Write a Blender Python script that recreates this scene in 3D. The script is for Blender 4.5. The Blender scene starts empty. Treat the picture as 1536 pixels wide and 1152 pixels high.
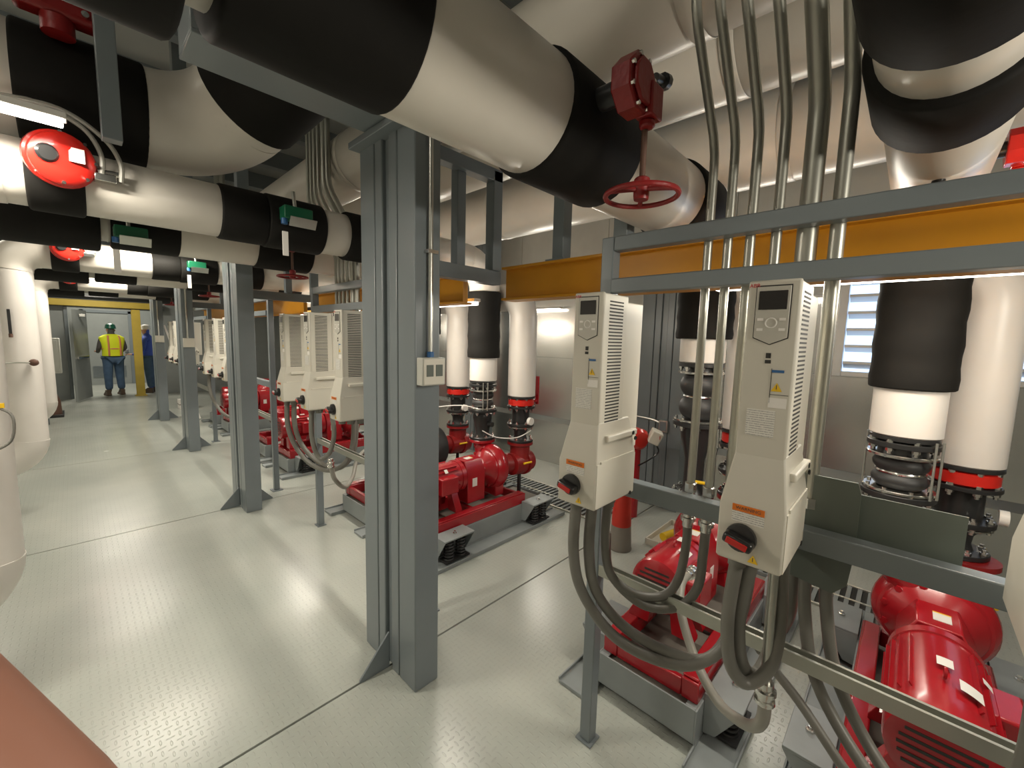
import bpy, math, random
from mathutils import Vector, Matrix
random.seed(7)
SC = bpy.context.scene
COL = SC.collection
PI = math.pi

# ---------------------------------------------------------------- camera
cam_data = bpy.data.cameras.new('camera')
cam = bpy.data.objects.new('camera', cam_data)
COL.objects.link(cam)
SC.camera = cam
cam_data.sensor_fit = 'HORIZONTAL'
cam_data.sensor_width = 36.0
cam_data.lens = 36.0 * 625.0 / 1536.0
cam_data.clip_start = 0.03
_R = Matrix(((0.6917, 0.0611, -0.7196), (-0.7218, 0.0924, -0.6859), (0.0246, 0.9939, 0.1080)))
_q = _R.to_quaternion(); _q.normalize()
cam.matrix_world = Matrix.Translation((0, 0, 1.66)) @ _q.to_matrix().to_4x4()

# ---------------------------------------------------------------- world and exposure
w = bpy.data.worlds.new('world'); SC.world = w; w.use_nodes = True
w.node_tree.nodes['Background'].inputs[0].default_value = (0.55, 0.62, 0.75, 1)
w.node_tree.nodes['Background'].inputs[1].default_value = 0.5
SC.view_settings.view_transform = 'Standard'
SC.view_settings.look = 'None'
SC.view_settings.gamma = 1.0
SC.view_settings.use_curve_mapping = False
SC.view_settings.exposure = 0.0

LIGHT = dict(beam=15.0, side=7.0, wall=15.0, aisle=29.0, high=12.0)
def area(name, loc, rot, sx, sy, power, col=(1.0, 0.93, 0.80)):
    l = bpy.data.lights.new(name, 'AREA'); l.shape = 'RECTANGLE'; l.size = sx; l.size_y = sy
    l.energy = power; l.color = col
    o = bpy.data.objects.new(name, l); COL.objects.link(o); o.location = loc; o.rotation_euler = rot
    return o

# ---------------------------------------------------------------- materials
def nt(name):
    m = bpy.data.materials.new(name); m.use_nodes = True
    t = m.node_tree; b = t.nodes['Principled BSDF']
    return m, t, b
def mat(name, col, rough=0.5, metal=0.0, spec=0.5, noise=0.0, nscale=6.0, bump=0.0, bscale=40.0, coat=0.0, rvar=0.0):
    m, t, b = nt(name)
    b.inputs['Base Color'].default_value = (*col, 1)
    b.inputs['Roughness'].default_value = rough
    b.inputs['Metallic'].default_value = metal
    b.inputs['Specular IOR Level'].default_value = spec
    b.inputs['Coat Weight'].default_value = coat
    b.inputs['Coat Roughness'].default_value = 0.12
    if noise or bump or rvar:
        tc = t.nodes.new('ShaderNodeTexCoord')
        n = t.nodes.new('ShaderNodeTexNoise'); n.inputs['Scale'].default_value = nscale; n.inputs['Detail'].default_value = 5
        t.links.new(tc.outputs['Object'], n.inputs['Vector'])
        if noise:
            r = t.nodes.new('ShaderNodeMapRange'); r.inputs['From Min'].default_value = 0.3; r.inputs['From Max'].default_value = 0.7
            r.inputs['To Min'].default_value = 1 - noise; r.inputs['To Max'].default_value = 1 + noise
            t.links.new(n.outputs['Fac'], r.inputs['Value'])
            mx = t.nodes.new('ShaderNodeMix'); mx.data_type = 'RGBA'; mx.blend_type = 'MULTIPLY'; mx.inputs['Factor'].default_value = 1
            mx.inputs['A'].default_value = (*col, 1)
            t.links.new(r.outputs['Result'], mx.inputs['B'])
            t.links.new(mx.outputs['Result'], b.inputs['Base Color'])
        if rvar:
            r2 = t.nodes.new('ShaderNodeMapRange'); r2.inputs['To Min'].default_value = max(0.02, rough - rvar); r2.inputs['To Max'].default_value = rough + rvar
            t.links.new(n.outputs['Fac'], r2.inputs['Value']); t.links.new(r2.outputs['Result'], b.inputs['Roughness'])
        if bump:
            n2 = t.nodes.new('ShaderNodeTexNoise'); n2.inputs['Scale'].default_value = bscale; n2.inputs['Detail'].default_value = 3
            t.links.new(tc.outputs['Object'], n2.inputs['Vector'])
            bp = t.nodes.new('ShaderNodeBump'); bp.inputs['Strength'].default_value = bump; bp.inputs['Distance'].default_value = 0.01
            t.links.new(n2.outputs['Fac'], bp.inputs['Height']); t.links.new(bp.outputs['Normal'], b.inputs['Normal'])
    return m
def emit(name, col, s):
    m, t, b = nt(name)
    b.inputs['Base Color'].default_value = (*col, 1)
    b.inputs['Emission Color'].default_value = (*col, 1); b.inputs['Emission Strength'].default_value = s
    return m

def floor_material():
    # painted tread plate: small raised lozenges at alternating right angles, as bump only
    m, t, b = nt('painted_tread_plate')
    L = t.links.new; N = t.nodes.new
    tc = N('ShaderNodeTexCoord'); sp = N('ShaderNodeSeparateXYZ'); L(tc.outputs['Object'], sp.inputs[0])
    def math_(op, a, bb=None, c=None):
        n = N('ShaderNodeMath'); n.operation = op
        for i, v in enumerate((a, bb, c)):
            if v is None: continue
            if isinstance(v, (int, float)): n.inputs[i].default_value = v
            else: L(v, n.inputs[i])
        return n.outputs[0]
    S = 32.0
    gx = math_('MULTIPLY', sp.outputs[0], S); gy = math_('MULTIPLY', sp.outputs[1], S)
    fx = math_('SUBTRACT', math_('FRACT', gx), 0.5); fy = math_('SUBTRACT', math_('FRACT', gy), 0.5)
    par = math_('MODULO', math_('ADD', math_('ADD', math_('FLOOR', gx), math_('FLOOR', gy)), 2000.0), 2.0)
    # along / across swap with the parity of the cell
    def mixv(a, bb):
        return math_('ADD', math_('MULTIPLY', a, math_('SUBTRACT', 1.0, par)), math_('MULTIPLY', bb, par))
    u = mixv(fx, fy); v = mixv(fy, fx)
    d = math_('ADD', math_('MULTIPLY', math_('POWER', math_('ABSOLUTE', u), 2.0), 4.4), math_('MULTIPLY', math_('POWER', math_('ABSOLUTE', v), 2.0), 60.0))
    h = math_('MAXIMUM', math_('SUBTRACT', 1.0, d), 0.0)
    h = math_('MINIMUM', h, 0.55)
    bp = N('ShaderNodeBump'); bp.inputs['Strength'].default_value = 0.55; bp.inputs['Distance'].default_value = 0.004
    L(h, bp.inputs['Height'])
    n = N('ShaderNodeTexNoise'); n.inputs['Scale'].default_value = 1.3; n.inputs['Detail'].default_value = 6
    L(tc.outputs['Object'], n.inputs['Vector'])
    cr = N('ShaderNodeValToRGB'); cr.color_ramp.elements[0].position = 0.35; cr.color_ramp.elements[1].position = 0.7
    cr.color_ramp.elements[0].color = (0.385, 0.410, 0.368, 1); cr.color_ramp.elements[1].color = (0.455, 0.468, 0.420, 1)
    L(n.outputs['Fac'], cr.inputs[0]); L(cr.outputs[0], b.inputs['Base Color'])
    r = N('ShaderNodeMapRange'); r.inputs['To Min'].default_value = 0.20; r.inputs['To Max'].default_value = 0.30
    n3 = N('ShaderNodeTexNoise'); n3.inputs['Scale'].default_value = 2.0; n3.inputs['Detail'].default_value = 2
    L(tc.outputs['Object'], n3.inputs['Vector'])
    L(n3.outputs['Fac'], r.inputs['Value']); L(r.outputs[0], b.inputs['Roughness'])
    L(bp.outputs['Normal'], b.inputs['Normal'])
    return m

def stripes_print(name, base, ink, scale, axis=2, frac=0.5):
    """label with rows of illegible small print"""
    m, t, b = nt(name); L = t.links.new; N = t.nodes.new
    b.inputs['Roughness'].default_value = 0.4
    tc = N('ShaderNodeTexCoord'); wv = N('ShaderNodeTexWave'); wv.bands_direction = 'Z' if axis == 2 else 'X'
    wv.inputs['Scale'].default_value = scale; wv.inputs['Distortion'].default_value = 0
    L(tc.outputs['Object'], wv.inputs['Vector'])
    ns = N('ShaderNodeTexNoise'); ns.inputs['Scale'].default_value = 300; L(tc.outputs['Object'], ns.inputs['Vector'])
    mu = N('ShaderNodeMath'); mu.operation = 'MULTIPLY'; L(wv.outputs['Fac'], mu.inputs[0]); L(ns.outputs['Fac'], mu.inputs[1])
    cr = N('ShaderNodeValToRGB'); cr.color_ramp.elements[0].position = 0.28; cr.color_ramp.elements[1].position = 0.5
    cr.color_ramp.elements[0].color = (*base, 1); cr.color_ramp.elements[1].color = (*ink, 1)
    L(mu.outputs[0], cr.inputs[0]); L(cr.outputs[0], b.inputs['Base Color'])
    return m

M = {}
M['floor'] = floor_material()
M['seam'] = mat('dark_caulk_seam', (0.03, 0.03, 0.028), 0.9, spec=0.1)
M['jacket'] = mat('white_pvc_jacket', (0.66, 0.62, 0.55), 0.32, noise=0.05, nscale=3, bump=0.06, bscale=9)
M['jacket_clean'] = mat('bright_white_jacket', (0.70, 0.66, 0.61), 0.35, noise=0.04, nscale=4, bump=0.05, bscale=8)
M['foam'] = mat('black_elastomer_foam', (0.008, 0.0073, 0.006), 0.72, spec=0.2, noise=0.2, nscale=8, bump=0.1, bscale=20)
M['steel'] = mat('painted_grey_steel', (0.185, 0.212, 0.224), 0.30, noise=0.03, nscale=5)
M['steel2'] = mat('painted_grey_skid_steel', (0.260, 0.285, 0.285), 0.38, noise=0.06, nscale=9)
M['olive'] = mat('dull_olive_grey_plate', (0.115, 0.135, 0.115), 0.45, noise=0.05)
M['yellow'] = mat('mustard_painted_steel', (0.62, 0.27, 0.012), 0.4, noise=0.08, nscale=4)
M['yellow2'] = mat('pale_yellow_painted_steel', (0.55, 0.40, 0.06), 0.45, noise=0.08)
M['red'] = mat('glossy_red_enamel', (0.36, 0.010, 0.016), 0.26, noise=0.10, nscale=5, coat=0.3)
M['darkred'] = mat('dark_red_casting', (0.25, 0.012, 0.012), 0.4, noise=0.1, bump=0.15, bscale=60)
M['brightred'] = mat('bright_red_enamel', (0.62, 0.020, 0.012), 0.28, coat=0.3)
M['black'] = mat('black_casting', (0.022, 0.022, 0.022), 0.32, noise=0.1)
M['rubber'] = mat('black_rubber', (0.028, 0.028, 0.028), 0.5)
M['conduit'] = mat('dull_galvanised_conduit', (0.42, 0.42, 0.37), 0.36, metal=0.75)
M['gal'] = mat('galvanised_steel', (0.55, 0.55, 0.50), 0.3, metal=0.85, noise=0.06, nscale=8, rvar=0.05)
M['alu'] = mat('pale_anodised_aluminium', (0.66, 0.66, 0.64), 0.4, metal=0.4)
M['chrome'] = mat('zinc_plated_steel', (0.72, 0.71, 0.68), 0.2, metal=1.0)
M['wallmetal'] = mat('mill_finish_sheet_metal', (0.60, 0.60, 0.57), 0.22, metal=0.85, noise=0.06, nscale=2, bump=0.05, bscale=1.5, rvar=0.08)
M['flex'] = mat('grey_liquid_tight_conduit', (0.165, 0.16, 0.14), 0.38)
M['tan_flex'] = mat('pale_grey_liquid_tight_conduit', (0.26, 0.25, 0.215), 0.42)
M['drive'] = mat('beige_plastic', (0.60, 0.57, 0.49), 0.45, noise=0.02)
M['drive_side'] = mat('pale_beige_plastic', (0.68, 0.65, 0.56), 0.45)
M['drive_dark'] = mat('dark_slot', (0.03, 0.028, 0.024), 0.7)
M['screen'] = mat('black_glass_screen', (0.012, 0.010, 0.010), 0.12)
M['keypad'] = mat('grey_keypad', (0.50, 0.48, 0.42), 0.4)
M['label'] = stripes_print('white_label', (0.72, 0.70, 0.64), (0.35, 0.34, 0.32), 60)
M['plain_label'] = mat('plain_white_label', (0.80, 0.77, 0.72), 0.35)
M['orange'] = mat('orange_label', (0.70, 0.17, 0.01), 0.4)
M['cautionyellow'] = mat('yellow_label', (0.80, 0.50, 0.01), 0.4)
M['logo_red'] = mat('red_print', (0.55, 0.02, 0.03), 0.4)
M['ink'] = mat('dark_print', (0.10, 0.07, 0.05), 0.5)
M['blackplastic'] = mat('black_plastic', (0.015, 0.015, 0.015), 0.28)
M['redplastic'] = mat('red_plastic', (0.45, 0.015, 0.010), 0.3)
M['green'] = mat('green_enamel', (0.01, 0.13, 0.06), 0.35)
M['wallpaint'] = mat('off_white_wall_paint', (0.60, 0.58, 0.52), 0.6, noise=0.04)
M['ceiling'] = mat('light_grey_ceiling_paint', (0.30, 0.31, 0.30), 0.6)
M['doorpaint'] = mat('grey_door_paint', (0.27, 0.29, 0.28), 0.42, noise=0.04)
M['blue'] = mat('blue_enamel', (0.03, 0.12, 0.30), 0.4)
M['tube'] = emit('lit_lamp_diffuser', (1.0, 0.94, 0.84), 9.0)
M['day'] = emit('daylight_behind_louvre', (0.55, 0.72, 1.0), 1.5)
M['vest'] = mat('hi_vis_yellow_cloth', (0.72, 0.80, 0.02), 0.7)
M['reflect'] = mat('orange_silver_reflective_tape', (0.65, 0.22, 0.12), 0.5)
M['denim'] = mat('blue_denim', (0.06, 0.11, 0.19), 0.85, noise=0.15, nscale=12)
M['shirt'] = mat('dark_grey_shirt', (0.07, 0.065, 0.06), 0.8)
M['skin'] = mat('skin', (0.50, 0.27, 0.18), 0.55)
M['boot'] = mat('brown_boot_leather', (0.09, 0.06, 0.04), 0.6)
M['hat'] = mat('dark_green_hard_hat', (0.01, 0.10, 0.06), 0.3)
M['bluecloth'] = mat('bright_blue_cloth', (0.05, 0.10, 0.45), 0.7)
M['rustred'] = mat('red_brown_primer', (0.42, 0.19, 0.125), 0.45, noise=0.08, nscale=6)
M['brown'] = mat('brown_casting', (0.12, 0.06, 0.04), 0.5)
M['greybox'] = mat('light_grey_enclosure', (0.52, 0.52, 0.47), 0.45)
M['coneorange'] = mat('red_orange_plastic', (0.50, 0.03, 0.015), 0.5)
M['conegrey'] = mat('worn_grey_plastic', (0.22, 0.20, 0.17), 0.7)

# ---------------------------------------------------------------- mesh builder
class MB:
    def __init__(s): s.v = []; s.f = []
    def add(s, vs, fs):
        b = len(s.v); s.v += [tuple(v) for v in vs]; s.f += [tuple(i + b for i in f) for f in fs]
        return s
    def box(s, x0, x1, y0, y1, z0, z1):
        vs = [(x, y, z) for z in (z0, z1) for y in (y0, y1) for x in (x0, x1)]
        return s.add(vs, [(0, 2, 3, 1), (4, 5, 7, 6), (0, 1, 5, 4), (2, 6, 7, 3), (0, 4, 6, 2), (1, 3, 7, 5)])
    def obox(s, c, size, m):
        c = Vector(c); hx, hy, hz = (a / 2 for a in size)
        vs = [c + m @ Vector((x, y, z)) for z in (-hz, hz) for y in (-hy, hy) for x in (-hx, hx)]
        return s.add(vs, [(0, 2, 3, 1), (4, 5, 7, 6), (0, 1, 5, 4), (2, 6, 7, 3), (0, 4, 6, 2), (1, 3, 7, 5)])
    def bar(s, p0, p1, w, h, up=(0, 0, 1)):
        p0 = Vector(p0); p1 = Vector(p1); d = p1 - p0; L = d.length; d.normalize()
        u = Vector(up)
        if abs(u.dot(d)) > .95: u = Vector((0, 1, 0))
        a = d.cross(u).normalized(); u = a.cross(d)
        m = Matrix((d, a, u)).transposed()
        return s.obox((p0 + p1) / 2, (L, w, h), m)
    def lathe(s, prof, o, ax=(0, 0, 1), seg=24, cap=True, phase=0.0):
        """prof: list of (radius, distance along ax)"""
        o = Vector(o); ax = Vector(ax).normalized()
        t = Vector((0, 0, 1)) if abs(ax.z) < .9 else Vector((1, 0, 0))
        a = ax.cross(t).normalized(); bb = ax.cross(a)
        vs = []
        for r, h in prof:
            for i in range(seg):
                an = 2 * PI * i / seg + phase
                vs.append(o + ax * h + (a * math.cos(an) + bb * math.sin(an)) * r)
        fs = []
        for j in range(len(prof) - 1):
            for i in range(seg):
                k = (i + 1) % seg
                fs.append((j * seg + i, j * seg + k, (j + 1) * seg + k, (j + 1) * seg + i))
        if cap:
            fs.append(tuple(range(seg - 1, -1, -1))); fs.append(tuple(range((len(prof) - 1) * seg, len(prof) * seg)))
        return s.add(vs, fs)
    def cyl(s, p0, p1, r, r1=None, seg=16):
        p0 = Vector(p0); d = Vector(p1) - p0
        return s.lathe([(r, 0), (r if r1 is None else r1, d.length)], p0, d, seg)
    def tube(s, pts, r, seg=10, sm=6, cap=True):
        P = [Vector(p) for p in pts]
        if sm > 1 and len(P) > 2:
            Q = []
            for i in range(len(P) - 1):
                p0 = P[max(i - 1, 0)]; p1 = P[i]; p2 = P[i + 1]; p3 = P[min(i + 2, len(P) - 1)]
                for j in range(sm):
                    t = j / sm
                    Q.append(0.5 * ((2 * p1) + (p2 - p0) * t + (2 * p0 - 5 * p1 + 4 * p2 - p3) * t * t + (3 * p1 - p0 - 3 * p2 + p3) * t ** 3))
            Q.append(P[-1]); P = Q
        n = len(P); d0 = (P[1] - P[0]).normalized()
        t = Vector((0, 0, 1)) if abs(d0.z) < .9 else Vector((1, 0, 0))
        a = d0.cross(t).normalized(); vs = []
        for i in range(n):
            d = (P[min(i + 1, n - 1)] - P[max(i - 1, 0)]).normalized()
            a = (a - d * a.dot(d)).normalized(); bb = d.cross(a)
            rr = r[i] if isinstance(r, list) else r
            for k in range(seg):
                an = 2 * PI * k / seg
                vs.append(P[i] + (a * math.cos(an) + bb * math.sin(an)) * rr)
        fs = [(i * seg + k, i * seg + (k + 1) % seg, (i + 1) * seg + (k + 1) % seg, (i + 1) * seg + k) for i in range(n - 1) for k in range(seg)]
        if cap: fs.append(tuple(range(seg - 1, -1, -1))); fs.append(tuple(range((n - 1) * seg, n * seg)))
        return s.add(vs, fs)
    def elbow(s, c, d0, d1, R, r, n=8, seg=28):
        """pipe bend starting at c, arriving along d0, leaving along d1 (unit, perpendicular)"""
        c = Vector(c); d0 = Vector(d0); d1 = Vector(d1); o = c + d1 * R
        pts = [o - d1 * R * math.cos(a) + d0 * R * math.sin(a) for a in [PI / 2 * i / n for i in range(n + 1)]]
        return s.tube(pts, r, seg, 1)
    def bend(s, c, d0, d1, R, r, n=12, seg=40):
        """pipe bend between two arbitrary directions; returns the end point"""
        p = Vector(c); d0 = Vector(d0).normalized(); d1 = Vector(d1).normalized(); ang = d0.angle(d1)
        pts = [p.copy()]
        for i in range(n):
            d = d0.slerp(d1, (i + .5) / n); p = p + d * (R * ang / n); pts.append(p.copy())
        s.tube(pts, r, seg, 1); return p
    def torus(s, c, ax, R, r, seg=32, sg2=8):
        c = Vector(c); ax = Vector(ax).normalized()
        t = Vector((0, 0, 1)) if abs(ax.z) < .9 else Vector((1, 0, 0))
        a = ax.cross(t).normalized(); bb = ax.cross(a); vs = []
        for i in range(seg):
            u = 2 * PI * i / seg; d = a * math.cos(u) + bb * math.sin(u)
            for k in range(sg2):
                v = 2 * PI * k / sg2; vs.append(c + d * (R + r * math.cos(v)) + ax * r * math.sin(v))
        fs = [(i * sg2 + k, ((i + 1) % seg) * sg2 + k, ((i + 1) % seg) * sg2 + (k + 1) % sg2, i * sg2 + (k + 1) % sg2) for i in range(seg) for k in range(sg2)]
        return s.add(vs, fs)
    def prism(s, poly, ax, a, b):
        """poly in the two other axes (cyclic order), extruded along ax from a to b"""
        def P(p, h):
            q = [0, 0, 0]; q[ax] = h; o = [i for i in range(3) if i != ax]; q[o[0]] = p[0]; q[o[1]] = p[1]; return tuple(q)
        n = len(poly)
        vs = [P(p, a) for p in poly] + [P(p, b) for p in poly]
        fs = [tuple(range(n)), tuple(range(2 * n - 1, n - 1, -1))] + [(i, i + n, (i + 1) % n + n, (i + 1) % n) for i in range(n)]
        return s.add(vs, fs)
    def loft(s, secs):
        """secs: (z, x0, x1, y0, y1)"""
        vs = []; n = len(secs)
        for z, x0, x1, y0, y1 in secs: vs += [(x0, y0, z), (x1, y0, z), (x1, y1, z), (x0, y1, z)]
        fs = [(3, 2, 1, 0), tuple(4 * (n - 1) + i for i in range(4))]
        for j in range(n - 1):
            for i in range(4): fs.append((4 * j + i, 4 * j + (i + 1) % 4, 4 * j + 4 + (i + 1) % 4, 4 * j + 4 + i))
        return s.add(vs, fs)
    def build(s, name, m, parent=None, bevel=0.0, smooth=True, kind=None, label=None, seg=2, off=None):
        me = bpy.data.meshes.new(name)
        if off is not None:
            ox, oy, oz = off; s.v = [(x - ox, y - oy, z - oz) for x, y, z in s.v]
        me.from_pydata(s.v, [], s.f); me.validate()
        import bmesh
        bm = bmesh.new(); bm.from_mesh(me); bmesh.ops.recalc_face_normals(bm, faces=bm.faces); bm.to_mesh(me); bm.free()
        me.materials.append(m)
        if smooth:
            me.polygons.foreach_set('use_smooth', [True] * len(me.polygons)); me.set_sharp_from_angle(angle=math.radians(38))
        o = bpy.data.objects.new(name, me); COL.objects.link(o)
        if off is not None: o.location = off
        if parent is not None: o.parent = parent
        if bevel:
            b = o.modifiers.new('bevel', 'BEVEL'); b.width = bevel; b.segments = seg; b.limit_method = 'ANGLE'; b.angle_limit = math.radians(50)
        if kind: o['kind'] = kind
        if label: o['label'] = label
        return o

def text_part(body, size, m, parent, mtx, name='lettering', depth=0.0004):
    c = bpy.data.curves.new(name, 'FONT'); c.body = body; c.size = size; c.extrude = depth; c.align_x = 'CENTER'; c.align_y = 'CENTER'
    t = bpy.data.objects.new('tmp', c); COL.objects.link(t)
    dg = bpy.context.evaluated_depsgraph_get()
    me = bpy.data.meshes.new_from_object(t.evaluated_get(dg)); bpy.data.objects.remove(t); bpy.data.curves.remove(c)
    me.transform(mtx); me.name = name; me.materials.clear(); me.materials.append(m)
    o = bpy.data.objects.new(name, me); COL.objects.link(o); o.parent = parent
    return o
FACE_NX = Matrix(((0, 0, -1, 0), (-1, 0, 0, 0), (0, 1, 0, 0), (0, 0, 0, 1)))   # text reading left-to-right on a face that looks towards -x

def thing(name, label, cat, loc=(0, 0, 0), group=None):
    o = bpy.data.objects.new(name, None); COL.objects.link(o); o.location = loc; o.empty_display_size = 0.1
    o['label'] = label; o['category'] = cat
    if group: o['group'] = group
    return o
def tag(o, label, cat, group=None):
    o['label'] = label; o['category'] = cat
    if group: o['group'] = group
    return o
KIDS = {}
def dup(o, dy, label=None, parent=None):
    """copy of a thing with its parts and sub-parts, moved dy along the aisle"""
    c = o.copy(); COL.objects.link(c)
    if parent is not None: c.parent = parent
    else: c.location = (o.location.x, o.location.y + dy, o.location.z)
    if label: c['label'] = label
    for ch in list(o.children): dup(ch, 0, None, c)
    return c
def struct(o): o['kind'] = 'structure'; return o

P = 2.76                     # bay length
BAY = ['in the nearest bay', 'in the second bay, past the near column', 'in the third bay along', 'in the fourth bay along', 'in the fifth, farthest bay']
S0 = 1.765                   # first floor joint

# ---------------------------------------------------------------- room shell
fl = struct(MB().box(-1.7, 4.5, -4.2, 17.6, -0.12, -0.012).build('floor', M['seam'], smooth=False))
ys = [-4.2] + [S0 + P * k for k in range(-2, 5)] + [17.6]
ys = sorted(set([y for y in ys if y >= -4.2]))
for a, b in zip(ys[:-1], ys[1:]):
    MB().box(-1.7, 4.5, a + 0.006, b - 0.006, -0.012, 0.0).build('floor_plate', M['floor'], fl)

WX = 4.42
wb = struct(MB().box(WX + 0.02, WX + 0.1, -4.2, 14.2, 0, 3.7).build('wall_back', M['wallmetal'], smooth=False))
yy = -4.2
while yy < 14.1:
    y1 = min(yy + 1.38, 14.2)
    # leave the louvre opening free
    for z0, z1 in ((0.62, 1.42), (1.424, 2.30), (2.304, 3.7)):
        if yy < 0.47 and y1 > -1.4 and z0 > 1.0 and z1 < 3:
            for (c, d) in ((yy, min(y1, -1.4)), (max(yy, 0.47), y1)):
                if d - c > 0.03: MB().box(WX, WX + 0.02, c + .002, d - .002, z0, z1).build('panel', M['wallmetal'], wb, bevel=0.002)
            continue
        MB().box(WX - random.uniform(0, .003), WX + 0.02, yy + .002, y1 - .002, z0, z1).build('panel', M['wallmetal'] if z0 < 2.2 else M['wallpaint'], wb, bevel=0.002)  # upper panels: off-white colour stands in for light on the metal
    MB().prism([(WX - 0.05, 0.0), (WX + 0.02, 0.0), (WX + 0.02, 0.62), (WX, 0.62), (WX - 0.05, 0.56)], 1, yy + .002, y1 - .002).build('kick_panel', M['wallmetal'], wb, bevel=0.003)
    yy += 1.38

wl = struct(MB().box(-1.72, -1.6, -4.2, 17.6, 0, 3.7).build('wall_left', M['wallpaint'], smooth=False))
wn = struct(MB().box(-1.7, 4.5, -4.3, -4.2, 0, 3.7).build('wall_near', M['wallpaint'], smooth=False))
ce = struct(MB().box(-1.7, 4.5, -4.2, 17.6, 3.7, 3.8).build('ceiling', M['ceiling'], smooth=False))
for k in range(-1, 6):
    for dy in (0.0, 0.92, 1.84):
        MB().box(-1.6, WX, S0 + P * k + dy - .05, S0 + P * k + dy + .05, 3.52, 3.7).build('ceiling_joist', M['steel'], ce)
# far end: partition with an opening, open door leaf, another door beyond
we = MB(); we.box(-1.6, -0.10, 14.2, 14.32, 0, 3.7); we.box(1.62, WX, 14.2, 14.32, 0, 3.7); we.box(-0.10, 1.62, 14.2, 14.32, 2.16, 3.7)
we = struct(we.build('wall_end', M['doorpaint'], smooth=False))
MB().box(-0.14, -0.08, 14.14, 14.36, 0, 2.18).build('door_jamb', M['steel'], we, bevel=.004)
MB().box(-0.14, 1.66, 14.14, 14.36, 2.14, 2.20).build('door_head', M['steel'], we, bevel=.004)
wf = struct(MB().box(-1.6, WX, 17.4, 17.5, 0, 3.7).build('wall_far', M['doorpaint'], smooth=False))
d1 = struct(MB().obox((0.08, 13.72, 1.05), (0.05, 0.88, 2.04), Matrix.Rotation(-0.28, 3, 'Z')).build('door_1', M['doorpaint'], bevel=.003))
d1b = MB(); d1b.bar((0.02, 13.36, 1.00), (0.19, 13.95, 1.00), 0.05, 0.05); d1b.build('push_bar', M['chrome'], d1)
MB().box(0.10, 0.2, 13.62, 13.7, 1.92, 1.98).build('door_closer', M['gal'], d1, bevel=.004)
d2 = struct(MB().box(0.22, 1.16, 17.33, 17.40, 0, 2.12).build('door_2', M['doorpaint'], bevel=.004))
dl = MB()
for i in range(10): dl.box(0.32, 1.04, 17.315, 17.335, 0.22 + i * .035, 0.24 + i * .035)
dl.build('door_louvre', M['steel'], d2, kind='stuff')
for x0, x1 in ((0.14, 0.22), (1.16, 1.24)): MB().box(x0, x1, 17.3, 17.42, 0, 2.2).build('door_frame', M['steel'], d2, bevel=.004)
MB().box(0.14, 1.24, 17.3, 17.42, 2.12, 2.2).build('door_frame', M['steel'], d2, bevel=.004)
MB().box(1.04, 1.12, 17.28, 17.33, 0.98, 1.04).build('door_handle', M['chrome'], d2, bevel=.004)

# ---------------------------------------------------------------- paired columns at every floor joint
def column(xw0, xw1, name='steel_column', top=2.56, lab='', full=True):
    t = thing(name, lab, 'column', (xw0, S0, 0))
    h = 0.232; rel = lambda m, n, mt, **k: m.build(n, mt, t, **k)
    W = xw1 - xw0
    for sgn in (-1, 1):
        b = MB(); y0, y1 = sorted((sgn * 0.030, sgn * 0.095)); b.box(0, W, y0, y1, 0, top)
        b.box(0, W, *sorted((sgn * 0.100, sgn * 0.236)), 0, top)
        rel(b, 'post', M['steel'], bevel=.006)
    rel(MB().box(0.02, W - 0.02, -0.10, 0.10, 0, top), 'web_plate', M['steel'])
    if full:
        rel(MB().prism([(0, 0), (-0.155, 0), (-0.155, 0.012), (0, 0.185)], 1, -0.005, 0.005), 'gusset', M['steel'])
        rel(MB().prism([(W, 0), (W + 0.155, 0), (W + 0.155, 0.012), (W, 0.185)], 1, -0.005, 0.005), 'gusset', M['steel'])
        rel(MB().box(-0.05, W + 0.05, -0.25, 0.25, top - 0.03, top), 'cap_plate', M['steel'], bevel=.003)
    return t
COLLAB = ['grey paired steel column standing nearest the camera', 'second grey steel column down the aisle', 'third grey steel column down the aisle, light box on its side', 'fourth grey steel column down the aisle', 'fifth grey steel column, last before the doorway']
c0 = column(1.00, 1.13, lab=COLLAB[0])
for k in range(1, 4): dup(c0, P * k, COLLAB[k])
cb = column(3.98, 4.11, 'rear_column', 3.3, 'grey paired steel column by the metal wall behind the leftmost near drive', full=False)
for k in range(1, 4): dup(cb, P * k, ['grey rear column by the metal wall behind the second bay pumps', 'grey rear column by the metal wall behind the third bay', 'grey rear column by the metal wall behind the fourth bay'][k - 1])
# cross beams above the columns over the aisle
XB = 0.30
def crossbeam(lab):
    t = thing('cross_beam', lab, 'beam', (0, S0, 2.545))
    b = MB(); b.box(XB, 1.25, -0.10, 0.10, 0.018, 0.03); b.box(XB, 1.25, -0.10, 0.10, 0.13, 0.142)
    b.box(XB, 1.25, -0.10, -0.088, 0.03, 0.13); b.box(XB, 1.25, 0.088, 0.10, 0.03, 0.13); b.box(XB, XB + .012, -.088, .088, .03, .13)
    MB().box(XB - .02, XB + .05, -.05, .05, .142, .975).build('hanger', M['steel'], t, bevel=.003)
    b.build('web', M['steel'], t, bevel=.003)
    return t
b0 = crossbeam('grey steel cross beam from the nearest column over the aisle')
for k in range(1, 3): dup(b0, P * k, 'grey steel cross beam over the aisle from the %s column' % ['second', 'third', 'fourth'][k - 1])
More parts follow.
